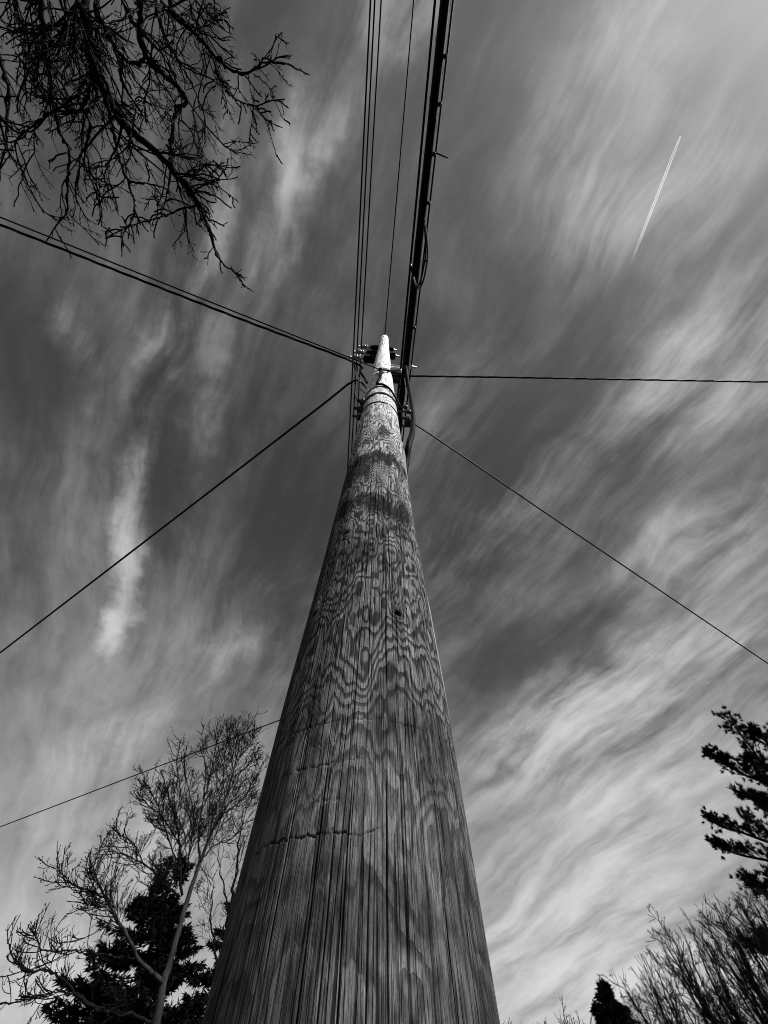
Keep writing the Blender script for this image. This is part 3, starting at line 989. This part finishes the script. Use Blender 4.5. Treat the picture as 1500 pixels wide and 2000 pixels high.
tt_ = np.array([-1.7, -8.3, 4.6])
limbs = [
    # picture points, heights above the eye, radii, density, twig length, params, root on the trunk
    ([(160, -120), (162, 0), (172, 60), (180, 110), (190, 150), (215, 200), (250, 250), (290, 285), (325, 320), (350, 350)], 6.4, 6.0, .066, .030, 4.5, .85, TP, True),
    ([(350, 350), (385, 395), (405, 440), (420, 490), (440, 520), (460, 532), (478, 562)], 6.0, 5.9, .024, .003, 7, .40, SP, False),
    ([(340, 335), (372, 370), (395, 405), (410, 432)], 6.02, 5.95, .018, .006, 7, .4, SP, False),
    ([(275, -100), (275, 0), (272, 60), (285, 110), (320, 145), (355, 178), (362, 200), (340, 225), (335, 260), (333, 300), (340, 335)], 7.0, 6.4, .040, .014, 6, .7, TP, True),
    ([(325, -80), (330, 0), (350, 40), (385, 70), (410, 100), (430, 120), (460, 140), (490, 140), (510, 122)], 7.4, 6.9, .032, .011, 3.2, .6, TP, True),
    ([(510, 122), (550, 122), (580, 135), (605, 147)], 6.9, 6.85, .009, .003, 3, .2, SP, False),
    ([(510, 121), (530, 95), (540, 75), (552, 62)], 6.9, 7.0, .008, .003, 3, .2, SP, False),
    ([(415, 112), (425, 145), (440, 170), (455, 190), (480, 203), (500, 207), (530, 197), (556, 194)], 7.0, 6.8, .014, .003, 5, .28, SP, False),
    ([(500, 208), (520, 240), (530, 270), (541, 307)], 6.8, 6.7, .006, .002, 3, .18, SP, False),
    ([(498, 208), (515, 228), (530, 240), (552, 250)], 6.8, 6.8, .006, .002, 4, .18, SP, False),
    ([(496, 208), (490, 250), (487, 277)], 6.8, 6.75, .005, .002, 4, .15, SP, False),
    ([(483, 142), (490, 175), (497, 204)], 6.92, 6.82, .006, .003, 4, .15, SP, False),
    ([(495, 144), (525, 170), (540, 205), (553, 232)], 6.9, 6.85, .006, .002, 4, .15, SP, False),
    ([(80, -80), (80, 0), (85, 60), (88, 100), (95, 140), (100, 170), (105, 215), (118, 260), (135, 295), (133, 340), (132, 375), (130, 415), (110, 440), (90, 472)], 6.6, 6.2, .032, .004, 4.5, .5, TP, True),
    ([(182, 130), (175, 170), (170, 195), (150, 218), (110, 217), (80, 235), (40, 265), (30, 285), (38, 320), (52, 355), (86, 418)], 6.25, 6.5, .022, .003, 6, .5, TP, False),
    ([(205, 195), (218, 240), (225, 280), (237, 325), (250, 355), (258, 382)], 6.2, 6.0, .020, .010, 5, .5, TP, False),
    ([(250, 356), (275, 357), (300, 363), (320, 388)], 6.05, 6.0, .012, .004, 8, .4, TP, False),
    ([(185, -60), (190, 20), (205, 60), (225, 95), (240, 112), (262, 125), (282, 112)], 6.7, 6.8, .030, .014, 4, .6, TP, True),
    ([(240, 112), (235, 140), (245, 170), (265, 205), (290, 240)], 6.75, 6.5, .020, .006, 5, .5, TP, False),
    ([(-70, -20), (-20, 80), (5, 130), (18, 190), (12, 240), (15, 290), (35, 330)], 7.0, 6.7, .030, .005, 4.5, .6, TP, True),
    ([(20, -60), (30, 20), (60, 70), (95, 120), (110, 150)], 7.2, 6.9, .024, .008, 5, .6, TP, True),
    ([(-60, 180), (-10, 220), (10, 280), (0, 330)], 6.6, 6.5, .016, .004, 5, .5, TP, True),
    ([(388, 398), (345, 412), (310, 425), (270, 436), (240, 448), (205, 466)], 5.98, 6.0, .010, .002, 7, .28, SP, False),
    ([(260, 380), (262, 405), (258, 430), (240, 460), (238, 502)], 6.0, 6.0, .009, .002, 6, .28, SP, False),
    ([(175, 240), (170, 280), (165, 320), (185, 370), (200, 410)], 6.3, 6.2, .016, .003, 9, .42, TP, False),
    ([(120, 10), (150, 60), (140, 110), (120, 150), (130, 190)], 6.9, 6.7, .014, .004, 6, .4, TP, True),
    ([(395, -60), (400, 10), (420, 40), (440, 60)], 7.3, 7.2, .012, .003, 6, .4, TP, True),
    ([(300, -70), (306, 20), (322, 70), (345, 115), (372, 160), (392, 205)], 7.3, 7.0, .020, .005, 5, .55, TP, True),
    ([(228, -70), (245, 20), (280, 70), (315, 105), (340, 150)], 7.1, 6.9, .020, .005, 5, .5, TP, True),
    ([(365, -70), (372, 10), (395, 70), (420, 150), (450, 190)], 7.5, 7.2, .015, .004, 5, .5, TP, True),
    ([(130, -70), (128, 0), (120, 60), (60, 130), (30, 200)], 7.0, 6.8, .018, .004, 5, .5, TP, True),
    ([(365, 345), (390, 350), (420, 352), (440, 330), (446, 308)], 6.0, 6.0, .008, .002, 6, .2, SP, False),
    ([(362, 340), (385, 325), (415, 322), (450, 328), (470, 325)], 6.0, 6.0, .007, .002, 5, .2, SP, False),
    ([(380, 372), (410, 360), (440, 375), (466, 395)], 6.0, 6.0, .006, .002, 4, .15, SP, False),
]
for (px, h0, h1, r0, r1, dens, L1, PP, root) in limbs:
    pts = W_(px, h0, h1)
    TT_ = Tubes()
    c = catmull(pts, 5)
    limb(TB, rnd, pts, r0, r1, 7 if r0 > .02 else 5, 5, PP, 0, 0, jit=.012)
    sub = Tubes()
    limb(TW, rnd, pts, r0*.8, max(r1*.8, .007), 3, 5, PP, dens*(1.5 if PP is TP else 1.7), L1*(1.15 if PP is TP else .9), jit=.0)
    if root:
        mid = (tt_ + pts[0])*.5 + np.array([0, 0, .55])
        TB.add(catmull([tt_ + rnd.normal(0, .08, 3), mid, pts[0]], 6), np.linspace(max(.10, r0*1.5), r0, 13), 7)
# unseen trunk and rest of the crown; right-hand limbs added to shade the pole
TB.add(catmull([(-1.6, -8.6, -.1), (-1.55, -8.5, 1.2), (-1.7, -8.4, 3.0), (-1.68, -8.3, 4.9)], 6), np.interp(np.linspace(0, 1, 19), [0, .1, 1], [.42, .30, .20]), 12)
BP = [dict(TP[0], kids=5, n=6), dict(TP[1], kids=6), dict(TP[2], kids=5)]
for tgt in ((3.4, -3.4, 6.6), (4.2, -3.6, 7.2), (4.9, -4.4, 8.4), (3.8, -4.2, 7.9), (5.2, -4.2, 7.4), (1.2, -7.0, 10.2), (-1.8, -9.5, 11), (-4.6, -8.5, 9.5), (-3.8, -11.5, 9), (.8, -11.5, 9.5)):
    tg = np.array(tgt, float)
    m1 = tt_*.62 + tg*.38 + np.array([0, 0, .7]); m2 = tt_*.28 + tg*.72 + np.array([0, 0, .4])
    pts = [tt_, m1, m2, tg]
    near = tgt[0] > 1.9  # limbs added towards the sun to shade the lower pole, twigs denser
    limb(TB, rnd, pts, .085, .012, 7, 6, BP, 0, 0, jit=.03)
    limb(TW, rnd, pts, .02, .006, 3, 6, BP, 4 if near else 2.5, 1.0, start=.35, jit=.0)
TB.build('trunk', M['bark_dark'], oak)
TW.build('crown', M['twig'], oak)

# --- pale-barked bare tree at lower left
rnd = np.random.default_rng(8)
cat = empty('bare_tree', tuple(at_d(300, 2000, 12)*np.array([1, 1, 0])), 'pale-barked bare tree with forked trunk left of the pole', 'tree')
TB, TW = Tubes(), Tubes()
up = np.array([0, 0, .16])
CP = [dict(n=6, wander=.13, trop=np.array([0, 0, .10]), rmin=.0070, taper=.65, sides=4, kids=8, perm=True, kr=.6, ang=44, len=.6, **{'from': .12}),
      dict(n=6, wander=.17, trop=np.array([0, 0, .13]), rmin=.0048, taper=.5, sides=3, kids=10, perm=True, kr=.8, ang=46, len=.52),
      dict(n=3, wander=.22, trop=np.array([0, 0, .14]), rmin=.0042, taper=.4, sides=3, kids=3, kr=.85, ang=42, len=.42, **{'from': .7}),
      dict(n=2, wander=.25, trop=np.array([0, 0, -.05]), rmin=.0046, taper=.3, sides=3, kids=0, kr=.75, ang=45, len=.30)]


def D_(lst, d0, d1):
    n = len(lst)
    return [at_d(u, v, d0 + (d1-d0)*i/(n-1)) for i, (u, v) in enumerate(lst)]


base = at_d(300, 2030, 12)
g0 = base.copy(); g0[2] = -.1
TB.add(catmull([g0 + np.array([-.15, 0, 0]), (g0+base)/2 + np.array([-.06, 0, 0]), base], 5), np.linspace(.15, .096, 11), 10)
CL_SCALE = 0.66
CL = [
    ([(300, 2030), (312, 1960), (320, 1915), (335, 1870), (350, 1810), (365, 1760), (385, 1700), (400, 1660), (420, 1610), (440, 1560), (452, 1520), (462, 1480), (470, 1440)], 12, 12.4, .120, .012, 3.0, 1.15, .5),
    ([(318, 1918), (290, 1893), (268, 1870), (255, 1840), (243, 1818), (224, 1787), (198, 1738), (187, 1712), (180, 1690)], 12, 11.2, .058, .010, 4.0, .75, .45),
    ([(209, 1757), (180, 1742), (149, 1731), (130, 1715), (116, 1701), (112, 1682)], 11.4, 10.9, .024, .007, 6, .55, .1),
    ([(269, 1874), (240, 1870), (220, 1868), (180, 1860), (149, 1857), (110, 1858), (82, 1855), (72, 1836), (66, 1818)], 12, 10.8, .024, .007, 5, .55, .3),
    ([(299, 1996), (257, 1981), (209, 1973), (179, 1962), (149, 1942)], 12, 11.2, .040, .030, .6, .5, .3),
    ([(149, 1942), (123, 1917), (105, 1900), (86, 1893), (60, 1898), (40, 1890), (22, 1863), (15, 1832)], 11.2, 10.6, .032, .006, 5, .5, .1),
    ([(149, 1942), (120, 1938), (93, 1940), (48, 1954), (0, 1962), (-60, 1975)], 11.2, 10.6, .024, .006, 5, .5, .1),
    ([(222, 1789), (205, 1810), (185, 1822), (150, 1838), (110, 1842)], 11.6, 11.2, .014, .005, 5, .45, .1),
    ([(356, 1748), (352, 1700), (351, 1641), (340, 1596), (328, 1548), (312, 1503)], 12, 12.5, .045, .010, 4.6, .8, .15),
    ([(353, 1690), (336, 1660), (323, 1620), (310, 1580), (295, 1545), (280, 1525)], 12.1, 12.8, .028, .008, 5.5, .7, .1),
    ([(351, 1750), (330, 1735), (317, 1722), (284, 1690), (254, 1675), (224, 1662), (205, 1652)], 12, 12.6, .030, .007, 5.5, .7, .1),
    ([(392, 1684), (388, 1623), (396, 1567), (408, 1529), (418, 1480), (428, 1430)], 12.1, 12.6, .034, .008, 4.8, .8, .15),
    ([(429, 1596), (450, 1580), (472, 1562), (496, 1532), (512, 1492)], 12.3, 12.6, .026, .007, 5.5, .7, .1),
    ([(356, 1720), (372, 1660), (378, 1600), (370, 1550), (360, 1500), (365, 1455)], 12.1, 12, .026, .007, 5, .75, .1),
    ([(395, 1675), (420, 1650), (450, 1640), (475, 1610), (500, 1580)], 12.1, 11.7, .022, .006, 5, .6, .1),
    ([(345, 1600), (352, 1545), (346, 1495), (350, 1450)], 12.2, 12.4, .020, .006, 6, .55, .1),
    ([(398, 1560), (402, 1500), (394, 1445), (400, 1415)], 12.3, 12.2, .018, .006, 6, .5, .1),
    ([(464, 1480), (485, 1460), (500, 1430)], 12.3, 12.3, .014, .006, 7, .5, .1),
    ([(452, 1520), (480, 1500), (506, 1462)], 12.3, 12.1, .014, .006, 7, .5, .1),
    ([(350, 1650), (320, 1600), (290, 1575), (268, 1545)], 12.1, 11.8, .020, .006, 6, .5, .1),
    ([(284, 1694), (262, 1650), (235, 1630), (215, 1615)], 12.3, 12.2, .016, .005, 6, .5, .1),
    ([(224, 1787), (200, 1770), (170, 1765), (130, 1760)], 11.6, 11.4, .014, .005, 6, .45, .1),
    ([(440, 1560), (436, 1520), (440, 1470), (446, 1420)], 12.3, 12, .018, .006, 6, .6, .1),
]
for (px, d0, d1, r0, r1, dens, L1, st) in CL:
    pts = D_(px, d0, d1)
    big = r0 > .05
    r0 *= CL_SCALE
    limb(TB if big else TW, rnd, pts, r0, r1, 9 if big else 5, 5, CP, 0, 0, jit=.012 if not big else .004)
    limb(TW, rnd, pts, r0*.4, max(r1*.5, .006), 3, 5, CP, dens*2.6, L1*1.0, jit=0, start=st)
TB.build('trunk', M['bark_grey'], cat)
TW.build('crown', M['twig_grey'], cat)

# --- slender bare tree half hidden by the pole
rnd = np.random.default_rng(15)
sl_ = empty('bare_tree', tuple(at_d(430, 2000, 16)*np.array([1, 1, 0])), 'slender dark bare tree half hidden behind the pole', 'tree')
TB, TW = Tubes(), Tubes()
b0 = at_d(425, 2030, 16); g0 = b0.copy(); g0[2] = -.1
TB.add([g0, (g0+b0)/2, b0], [.12, .10, .085], 8)
for (px, r0, r1, dens, L1) in (([(425, 2030), (438, 1900), (445, 1800), (458, 1720), (466, 1650), (476, 1580)], .085, .012, 3.6, 1.2), ([(440, 1880), (462, 1800), (486, 1730), (505, 1670)], .04, .01, 3.6, 1.1), ([(432, 1950), (420, 1860), (412, 1790), (418, 1720)], .04, .01, 3.6, 1.1), ([(446, 1800), (440, 1740), (428, 1690), (424, 1640)], .03, .008, 4, 1.0), ([(430, 1960), (470, 1900), (500, 1840), (520, 1800)], .03, .008, 4, 1.0)):
    pts = D_(px, 16, 16.6)
    limb(TB, rnd, pts, r0, r1, 6, 5, CP, 0, 0, jit=.03)
    limb(TW, rnd, pts, r0*.4, r1*.4, 3, 5, CP, dens, L1, jit=0, start=.2)
TB.build('trunk', M['bark_dark'], sl_)
TW.build('crown', M['twig_grey'], sl_)


# --- evergreens
def blades(rnd, base, d, n, spread, ln, wd):
    """n flat needles fanning out from base about direction d; all arrays (k,3)"""
    k = len(base)
    D = np.repeat(d, n, axis=0) + rnd.normal(0, spread, (k*n, 3))
    D /= np.linalg.norm(D, axis=1, keepdims=True)
    Bq = np.repeat(base, n, axis=0)
    side = np.cross(D, rnd.normal(0, 1, (k*n, 3))); side /= np.linalg.norm(side, axis=1, keepdims=True)
    L = ln*rnd.uniform(.6, 1.25, (k*n, 1)); w = wd*rnd.uniform(.7, 1.3, (k*n, 1))
    a = Bq + D*L*.25 - side*w; b = Bq + D*L*.35 + side*w; c = Bq + D*L
    return np.stack([a, b, c], 1)


def spruce(name, label, pos, H, width, seed, whorl=.24, nb=9, low=.4, droop=-.25, blade=(.17, .02), per=34, lean=(0, 0), nblade=5):
    rnd = np.random.default_rng(seed)
    pos = np.asarray(pos, float)
    o = empty(name, (pos[0], pos[1], 0), label, 'tree')
    T = Tubes(); C = Tubes()
    lean = np.array([lean[0], lean[1], 0])
    T.add([pos+np.array([0, 0, -.1]), pos + lean*.5 + np.array([0, 0, H*.5]), pos + lean + np.array([0, 0, H*.97])], [H*.022, H*.014, .012], 8)
    z = low
    bb = []; dd = []
    while z < H-.08:
        f = z/H
        L0 = width*.5*(1-f)**.85 + .10
        for i in range(nb if f < .85 else 5):
            az = rnd.uniform(0, 2*math.pi)
            L = L0*rnd.uniform(.62, 1.22)
            hz = np.array([math.cos(az), math.sin(az), 0])
            n = max(4, int(L/.10))
            p = pos + lean*f + np.array([0, 0, z + rnd.uniform(-.1, .1)])
            pts = [p]
            for j in range(n):
                t = j/n
                d = unit(hz + np.array([0, 0, droop*(1-t)*1.2 + .35*t + (.5 if f > .9 else 0)]) + rnd.normal(0, .07, 3))
                p = p + d*(L/n); pts.append(p)
            pts = np.array(pts)
            C.add(pts, np.linspace(.018, .005, len(pts)), 4)
            sdv = np.cross(hz, [0, 0, 1])
            m = int(per*L/1.0)+6
            tt = rnd.uniform(.12, 1.0, m)**.8*n
            j = np.minimum(tt.astype(int), n-1)
            bp = pts[j]*(1-(tt-j))[:, None] + pts[j+1]*(tt-j)[:, None]
            s = rnd.choice([-1, 1], m)*rnd.uniform(.02, .30, m)*(1.1-tt/n)*min(1.0, L)
            dv = hz[None]*.75 + sdv[None]*np.sign(s)[:, None]*.7 + np.array([0, 0, -.15])[None]
            bp = bp + sdv[None]*s[:, None] + hz[None]*np.abs(s)[:, None]*.5 + np.array([0, 0, -1])[None]*rnd.uniform(0, .07, (m, 1))
            bb.append(bp); dd.append(dv)
        z += whorl*rnd.uniform(.75, 1.25)
    # leader
    bb.append(pos + lean + np.array([0, 0, H]) + rnd.normal(0, .03, (30, 3)) - np.outer(rnd.uniform(0, .6, 30), [0, 0, 1])); dd.append(np.tile([0, 0, 1.], (30, 1)))
    C.tris(blades(rnd, np.concatenate(bb), np.concatenate(dd), nblade, .45, blade[0], blade[1]))
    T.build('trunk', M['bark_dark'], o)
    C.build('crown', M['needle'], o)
    return o


q = at_d(262, 2000, 17.5)
spruce('spruce_tree', 'dense black spruce behind the pale-barked bare tree', (q[0], q[1], 0), at_d(308, 1662, 17.5)[2], 7.0, 3, lean=(-.35, -.1), low=.8, per=40, blade=(.20, .024), nb=10)
q = at_d(402, 2000, 20)
spruce('spruce_tree', 'black evergreen filling the gap against the shaded edge of the pole', (q[0], q[1], 0), at_d(388, 1745, 20)[2], 5.0, 4, low=.6, per=36, blade=(.22, .026), nb=7, whorl=.28)
q = at_d(118, 2030, 19)
spruce('spruce_tree', 'short black evergreen in the lower left corner', (q[0], q[1], 0), at_d(100, 1955, 19)[2], 2.6, 6, low=.6, per=36, blade=(.2, .026))

# small dense conifer at lower right
q = at_d(1205, 2000, 30)
spruce('small_conifer', 'small dense conifer left of the bare thicket at lower right', (q[0], q[1], 0), at_d(1182, 1922, 30)[2], 4.6, 7, whorl=.2, nb=13, low=.3, droop=.7, blade=(.30, .05), per=30, lean=(-.1, 0), nblade=5)

# --- white pine entering from the right edge
rnd = np.random.default_rng(21)
pd = 14.0
tp = at_d(1640, 1600, pd)
pine = empty('pine_tree', (tp[0], tp[1], 0), 'black pine with tufted boughs entering from the right edge', 'tree')
T, C = Tubes(), Tubes()
tb = np.array([tp[0], tp[1], 0])
T.add([tb+[0, 0, -.1], tb+[0, 0, 4], tb+[0, 0, 5.4], tb+[0, 0, 6.6]], [.22, .16, .10, .03], 10)
boughs = [  # way points in the picture, from the trunk side to the tip
    ([(1600, 1560), (1540, 1530), (1480, 1500), (1440, 1450), (1412, 1415), (1397, 1395)], .55),
    ([(1590, 1590), (1530, 1545), (1470, 1520), (1420, 1500), (1392, 1482), (1372, 1468)], .5),
    ([(1590, 1570), (1540, 1510), (1500, 1470), (1470, 1440), (1450, 1425)], .5),
    ([(1600, 1540), (1550, 1490), (1510, 1450), (1497, 1430)], .5),
    ([(1600, 1640), (1540, 1600), (1490, 1570), (1450, 1553), (1425, 1548)], .45),
    ([(1590, 1680), (1520, 1650), (1460, 1630), (1410, 1612), (1384, 1606), (1373, 1600)], .55),
    ([(1600, 1700), (1530, 1680), (1470, 1670), (1420, 1660), (1390, 1650), (1374, 1642)], .5),
    ([(1600, 1690), (1540, 1660), (1480, 1620), (1440, 1590)], .5),
    ([(1600, 1620), (1540, 1580), (1495, 1545), (1455, 1500), (1435, 1470)], .5),
    ([(1600, 1790), (1540, 1770), (1490, 1750), (1455, 1728), (1426, 1712)], .42),
    ([(1600, 1760), (1550, 1745), (1510, 1730), (1485, 1712)], .4),
    ([(1600, 1880), (1540, 1870), (1490, 1858), (1450, 1850)], .5),
    ([(1600, 1860), (1550, 1845), (1500, 1832), (1470, 1830)], .45),
    ([(1600, 1650), (1550, 1625), (1500, 1600), (1470, 1570)], .5),
]
tb_ = []; td_ = []
for bi, (px, sw_) in enumerate(boughs):
    n = len(px)
    pts = [at_d(u + 27, v + 10, pd + (-1.0 + .25*(bi % 8))*(i/(n-1))) for i, (u, v) in enumerate(px)]
    zt = pts[0][2]-.3
    pts = [np.array([tp[0], tp[1], zt])] + pts
    c = catmull(pts, 7)
    C.add(c, np.linspace(.05, .008, len(c)), 6)
    for j in range(6, len(c)):
        t = j/len(c)
        d0 = unit(c[j]-c[j-1])
        for s in range(rnd.poisson(1.45)):
            # side shoots, tips turned up
            sd = unit(np.cross(d0, [0, 0, 1]))*rnd.choice([-1, 1])
            L = sw_*rnd.uniform(.35, 1.1)*(1.15-.75*t)
            p = c[j]; d = unit(d0*.8 + sd*rnd.uniform(.2, .9) + np.array([0, 0, rnd.uniform(-.1, .45)]))
            sp = [p]
            for k in range(4):
                d = unit(d + np.array([0, 0, .12]) + rnd.normal(0, .08, 3)); p = p + d*L/4; sp.append(p)
            C.add(sp, [.010, .009, .008, .007, .005], 4)
            for k in (1, 2, 3, 4):
                for _ in range(1):
                    if k == 4: tb_.append(sp[4]); td_.append(d)
                    else:
                        dd_ = unit(d*.7 + rnd.normal(0, .5, 3) + np.array([0, 0, .3])); ll = rnd.uniform(.06, .18)
                        C.add([sp[k], sp[k]+dd_*ll], [.006, .004], 3)
                        tb_.append(sp[k]+dd_*ll); td_.append(dd_)
    tb_.append(c[-1]); td_.append(unit(c[-1]-c[-3]+np.array([0, 0, .1])))
C.tris(blades(rnd, np.array(tb_), np.array(td_), 16, .40, .115, .012))
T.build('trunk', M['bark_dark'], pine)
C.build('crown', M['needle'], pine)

# --- thicket of bare trees at lower right
TKP = [dict(n=6, wander=.15, trop=np.array([-.015, 0, .05]), rmin=.0060, taper=.75, sides=3, kids=8, perm=True, kr=.6, ang=36, len=.62, **{'from': .15}),
       dict(n=5, wander=.17, trop=np.array([-.01, 0, .05]), rmin=.0046, taper=.6, sides=3, kids=10, perm=True, kr=.65, ang=42, len=.55),
       dict(n=3, wander=.18, trop=np.array([0, 0, .04]), rmin=.0040, taper=.4, sides=3, kids=2, kr=.8, ang=42, len=.45),
       dict(n=2, wander=.15, trop=Z3, rmin=.0038, taper=.3, sides=3, kids=0, kr=.7, ang=38, len=.32)]
TK = [((1330, 2060), [(1213, 1923), (1228, 1940), (1253, 1880), (1262, 1900), (1240, 1960), (1280, 1890), (1275, 1930), (1300, 1900)], 15.0, 'leftmost bare shrub of the thicket beside the small conifer'),
      ((1430, 2060), [(1287, 1822), (1303, 1808), (1315, 1845), (1335, 1830), (1345, 1800), (1300, 1870), (1340, 1870), (1365, 1830)], 14.2, 'bare tree second from the left in the lower right thicket'),
      ((1520, 2060), [(1370, 1788), (1387, 1755), (1400, 1775), (1420, 1790), (1370, 1830), (1410, 1830), (1440, 1810), (1430, 1860)], 13.6, 'bare tree below the lowest pine bough, third in the thicket'),
      ((1610, 2060), [(1427, 1742), (1445, 1770), (1465, 1755), (1490, 1775), (1470, 1820), (1500, 1840), (1520, 1760), (1480, 1890)], 13.0, 'rightmost bare tree of the thicket cut by the picture edge')]
for ti, (bpx, tips, dist, lab) in enumerate(TK):
    rnd = np.random.default_rng(31+ti)
    b0 = at_d(bpx[0], bpx[1], dist); root = np.array([b0[0], b0[1], 0])
    o = empty('bare_thicket_tree', tuple(root), lab, 'tree', 'bare trees of the thicket')
    TB, TW = Tubes(), Tubes()
    crotch = root + np.array([0, 0, .9])
    TB.add([root + [0, 0, -.1], root + [0, 0, .4], crotch], [.16, .12, .10], 8)
    for rep in range(2):
        for (u, v) in tips:
            tip = at_d(u + 4 + rep*rnd.uniform(-15, 40), v + 6 + rep*rnd.uniform(8, 50), dist + rnd.uniform(-1.2, 1.2))
            m1 = crotch*.6 + tip*.4 + np.array([.12, 0, .1]) + rnd.normal(0, .10, 3)
            m2 = crotch*.25 + tip*.75 + np.array([.05, 0, .05]) + rnd.normal(0, .06, 3)
            pts = [crotch + rnd.normal(0, .04, 3), m1, m2, tip]
            limb(TB, rnd, pts, .030, .006, 5, 6, TKP, 0, 0, jit=.02)
            limb(TW, rnd, pts, .014, .007, 3, 6, TKP, 5.4, .70, start=.18, jit=0, kr=.55)
    TB.build('trunk', M['bark_dark'], o)
    TW.build('crown', M['twig'], o)

# --- far bare tree tops on the bottom edge
FP = [dict(n=5, wander=.12, trop=np.array([0, 0, .08]), rmin=.016, taper=.7, sides=3, kids=2.2, perm=True, kr=.6, ang=34, len=.55),
      dict(n=4, wander=.14, trop=np.array([0, 0, .08]), rmin=.014, taper=.6, sides=3, kids=2.5, perm=True, kr=.6, ang=36, len=.5),
      dict(n=2, wander=.14, trop=Z3, rmin=.012, taper=.5, sides=3, kids=0, kr=.7, ang=38, len=.45)]
for ti, (u, v, lab) in enumerate(((1022, 1992, 'tiny far bare treetop on the bottom edge nearest the pole'), (1118, 1982, 'tiny far bare treetops on the bottom edge left of the small conifer'))):
    rnd = np.random.default_rng(51+ti)
    tip = at_d(u, v, 46); root = np.array([tip[0], tip[1], 0])
    o = empty('far_bare_tree', tuple(root), lab, 'tree', 'far bare treetops')
    TB, TW = Tubes(), Tubes()
    TB.add([root+[0, 0, -.1], root+[0, 0, 2], root+[.1, 0, 3.6]], [.22, .17, .12], 8)
    for i in range(10):
        tg = tip + np.array([rnd.normal(0, 1.1), rnd.normal(0, 1.0), rnd.uniform(-1.0, .1)])
        st = root + np.array([.05, 0, rnd.uniform(2.2, 3.6)])
        pts = [st, st*.5+tg*.5+np.array([0, 0, .2]), tg]
        limb(TB, rnd, pts, .06, .016, 5, 5, FP, 0, 0, jit=.03)
        limb(TW, rnd, pts, .02, .008, 3, 5, FP, 2.5, 1.2, jit=0, start=.3)
    TB.build('trunk', M['bark_dark'], o); TW.build('crown', M['twig'], o)

# ------------------------------------------------------------------ contrail
vm_ = bpy.data.materials.new('vapour')
vm_.use_nodes = True
N = NT(vm_.node_tree)
N.t.nodes.clear()
df = N.n('ShaderNodeBsdfDiffuse'); df.inputs[0].default_value = (.54, .54, .54, 1)
tl = N.n('ShaderNodeBsdfTranslucent'); tl.inputs[0].default_value = (.54, .54, .54, 1)
ad = N.n('ShaderNodeAddShader'); N.link(df.outputs[0], ad.inputs[0]); N.link(tl.outputs[0], ad.inputs[1])
tr = N.n('ShaderNodeBsdfTransparent')
ata = N.n('ShaderNodeAttribute'); ata.attribute_name = 'age'
tcn = N.n('ShaderNodeTexCoord')
pf = N.noise(tcn.outputs['Object'], .006, 3, .6)
fade = N.m('MULTIPLY', N.rng(ata.outputs['Fac'], .25, 1.0, .80, 0.0), N.rng(pf, .3, .6, .6, 1.0))
mx = N.n('ShaderNodeMixShader'); N.link(fade, mx.inputs[0]); N.link(tr.outputs[0], mx.inputs[1]); N.link(ad.outputs[0], mx.inputs[2])
om = N.n('ShaderNodeOutputMaterial'); N.link(mx.outputs[0], om.inputs[0])
A0 = at_h(1329, 266, 9000.0); A1 = at_h(1226, 530, 9000.0)
ct = empty('contrail', tuple(A0), 'short twin white contrail in the sky at upper right', 'contrail')
dv = unit(A1-A0); sd = np.array([-dv[1], dv[0], 0])
tq = np.linspace(0, 1, 70)
crnd = np.random.default_rng(2)
for s in (-1, 1):
    c = A0[None] + (A1-A0)[None]*tq[:, None] + sd[None]*s*(7.5+9*np.clip(tq*8, 0, 1) - 4*np.clip(tq-.5, 0, 1))[:, None]
    c = c + sd[None]*crnd.normal(0, .8, 70)[:, None]*np.clip(tq*2, 0, 1)[:, None]
    T = Tubes(); T.add(c, 5.0 + 3.5*np.clip(tq*4, 0, 1) + 5*tq, 10)
    o = T.build('vapour_line', vm_, ct)
    at = o.data.attributes.new('age', 'FLOAT', 'POINT')
    at.data.foreach_set('value', np.repeat(tq, 10).astype(np.float32))
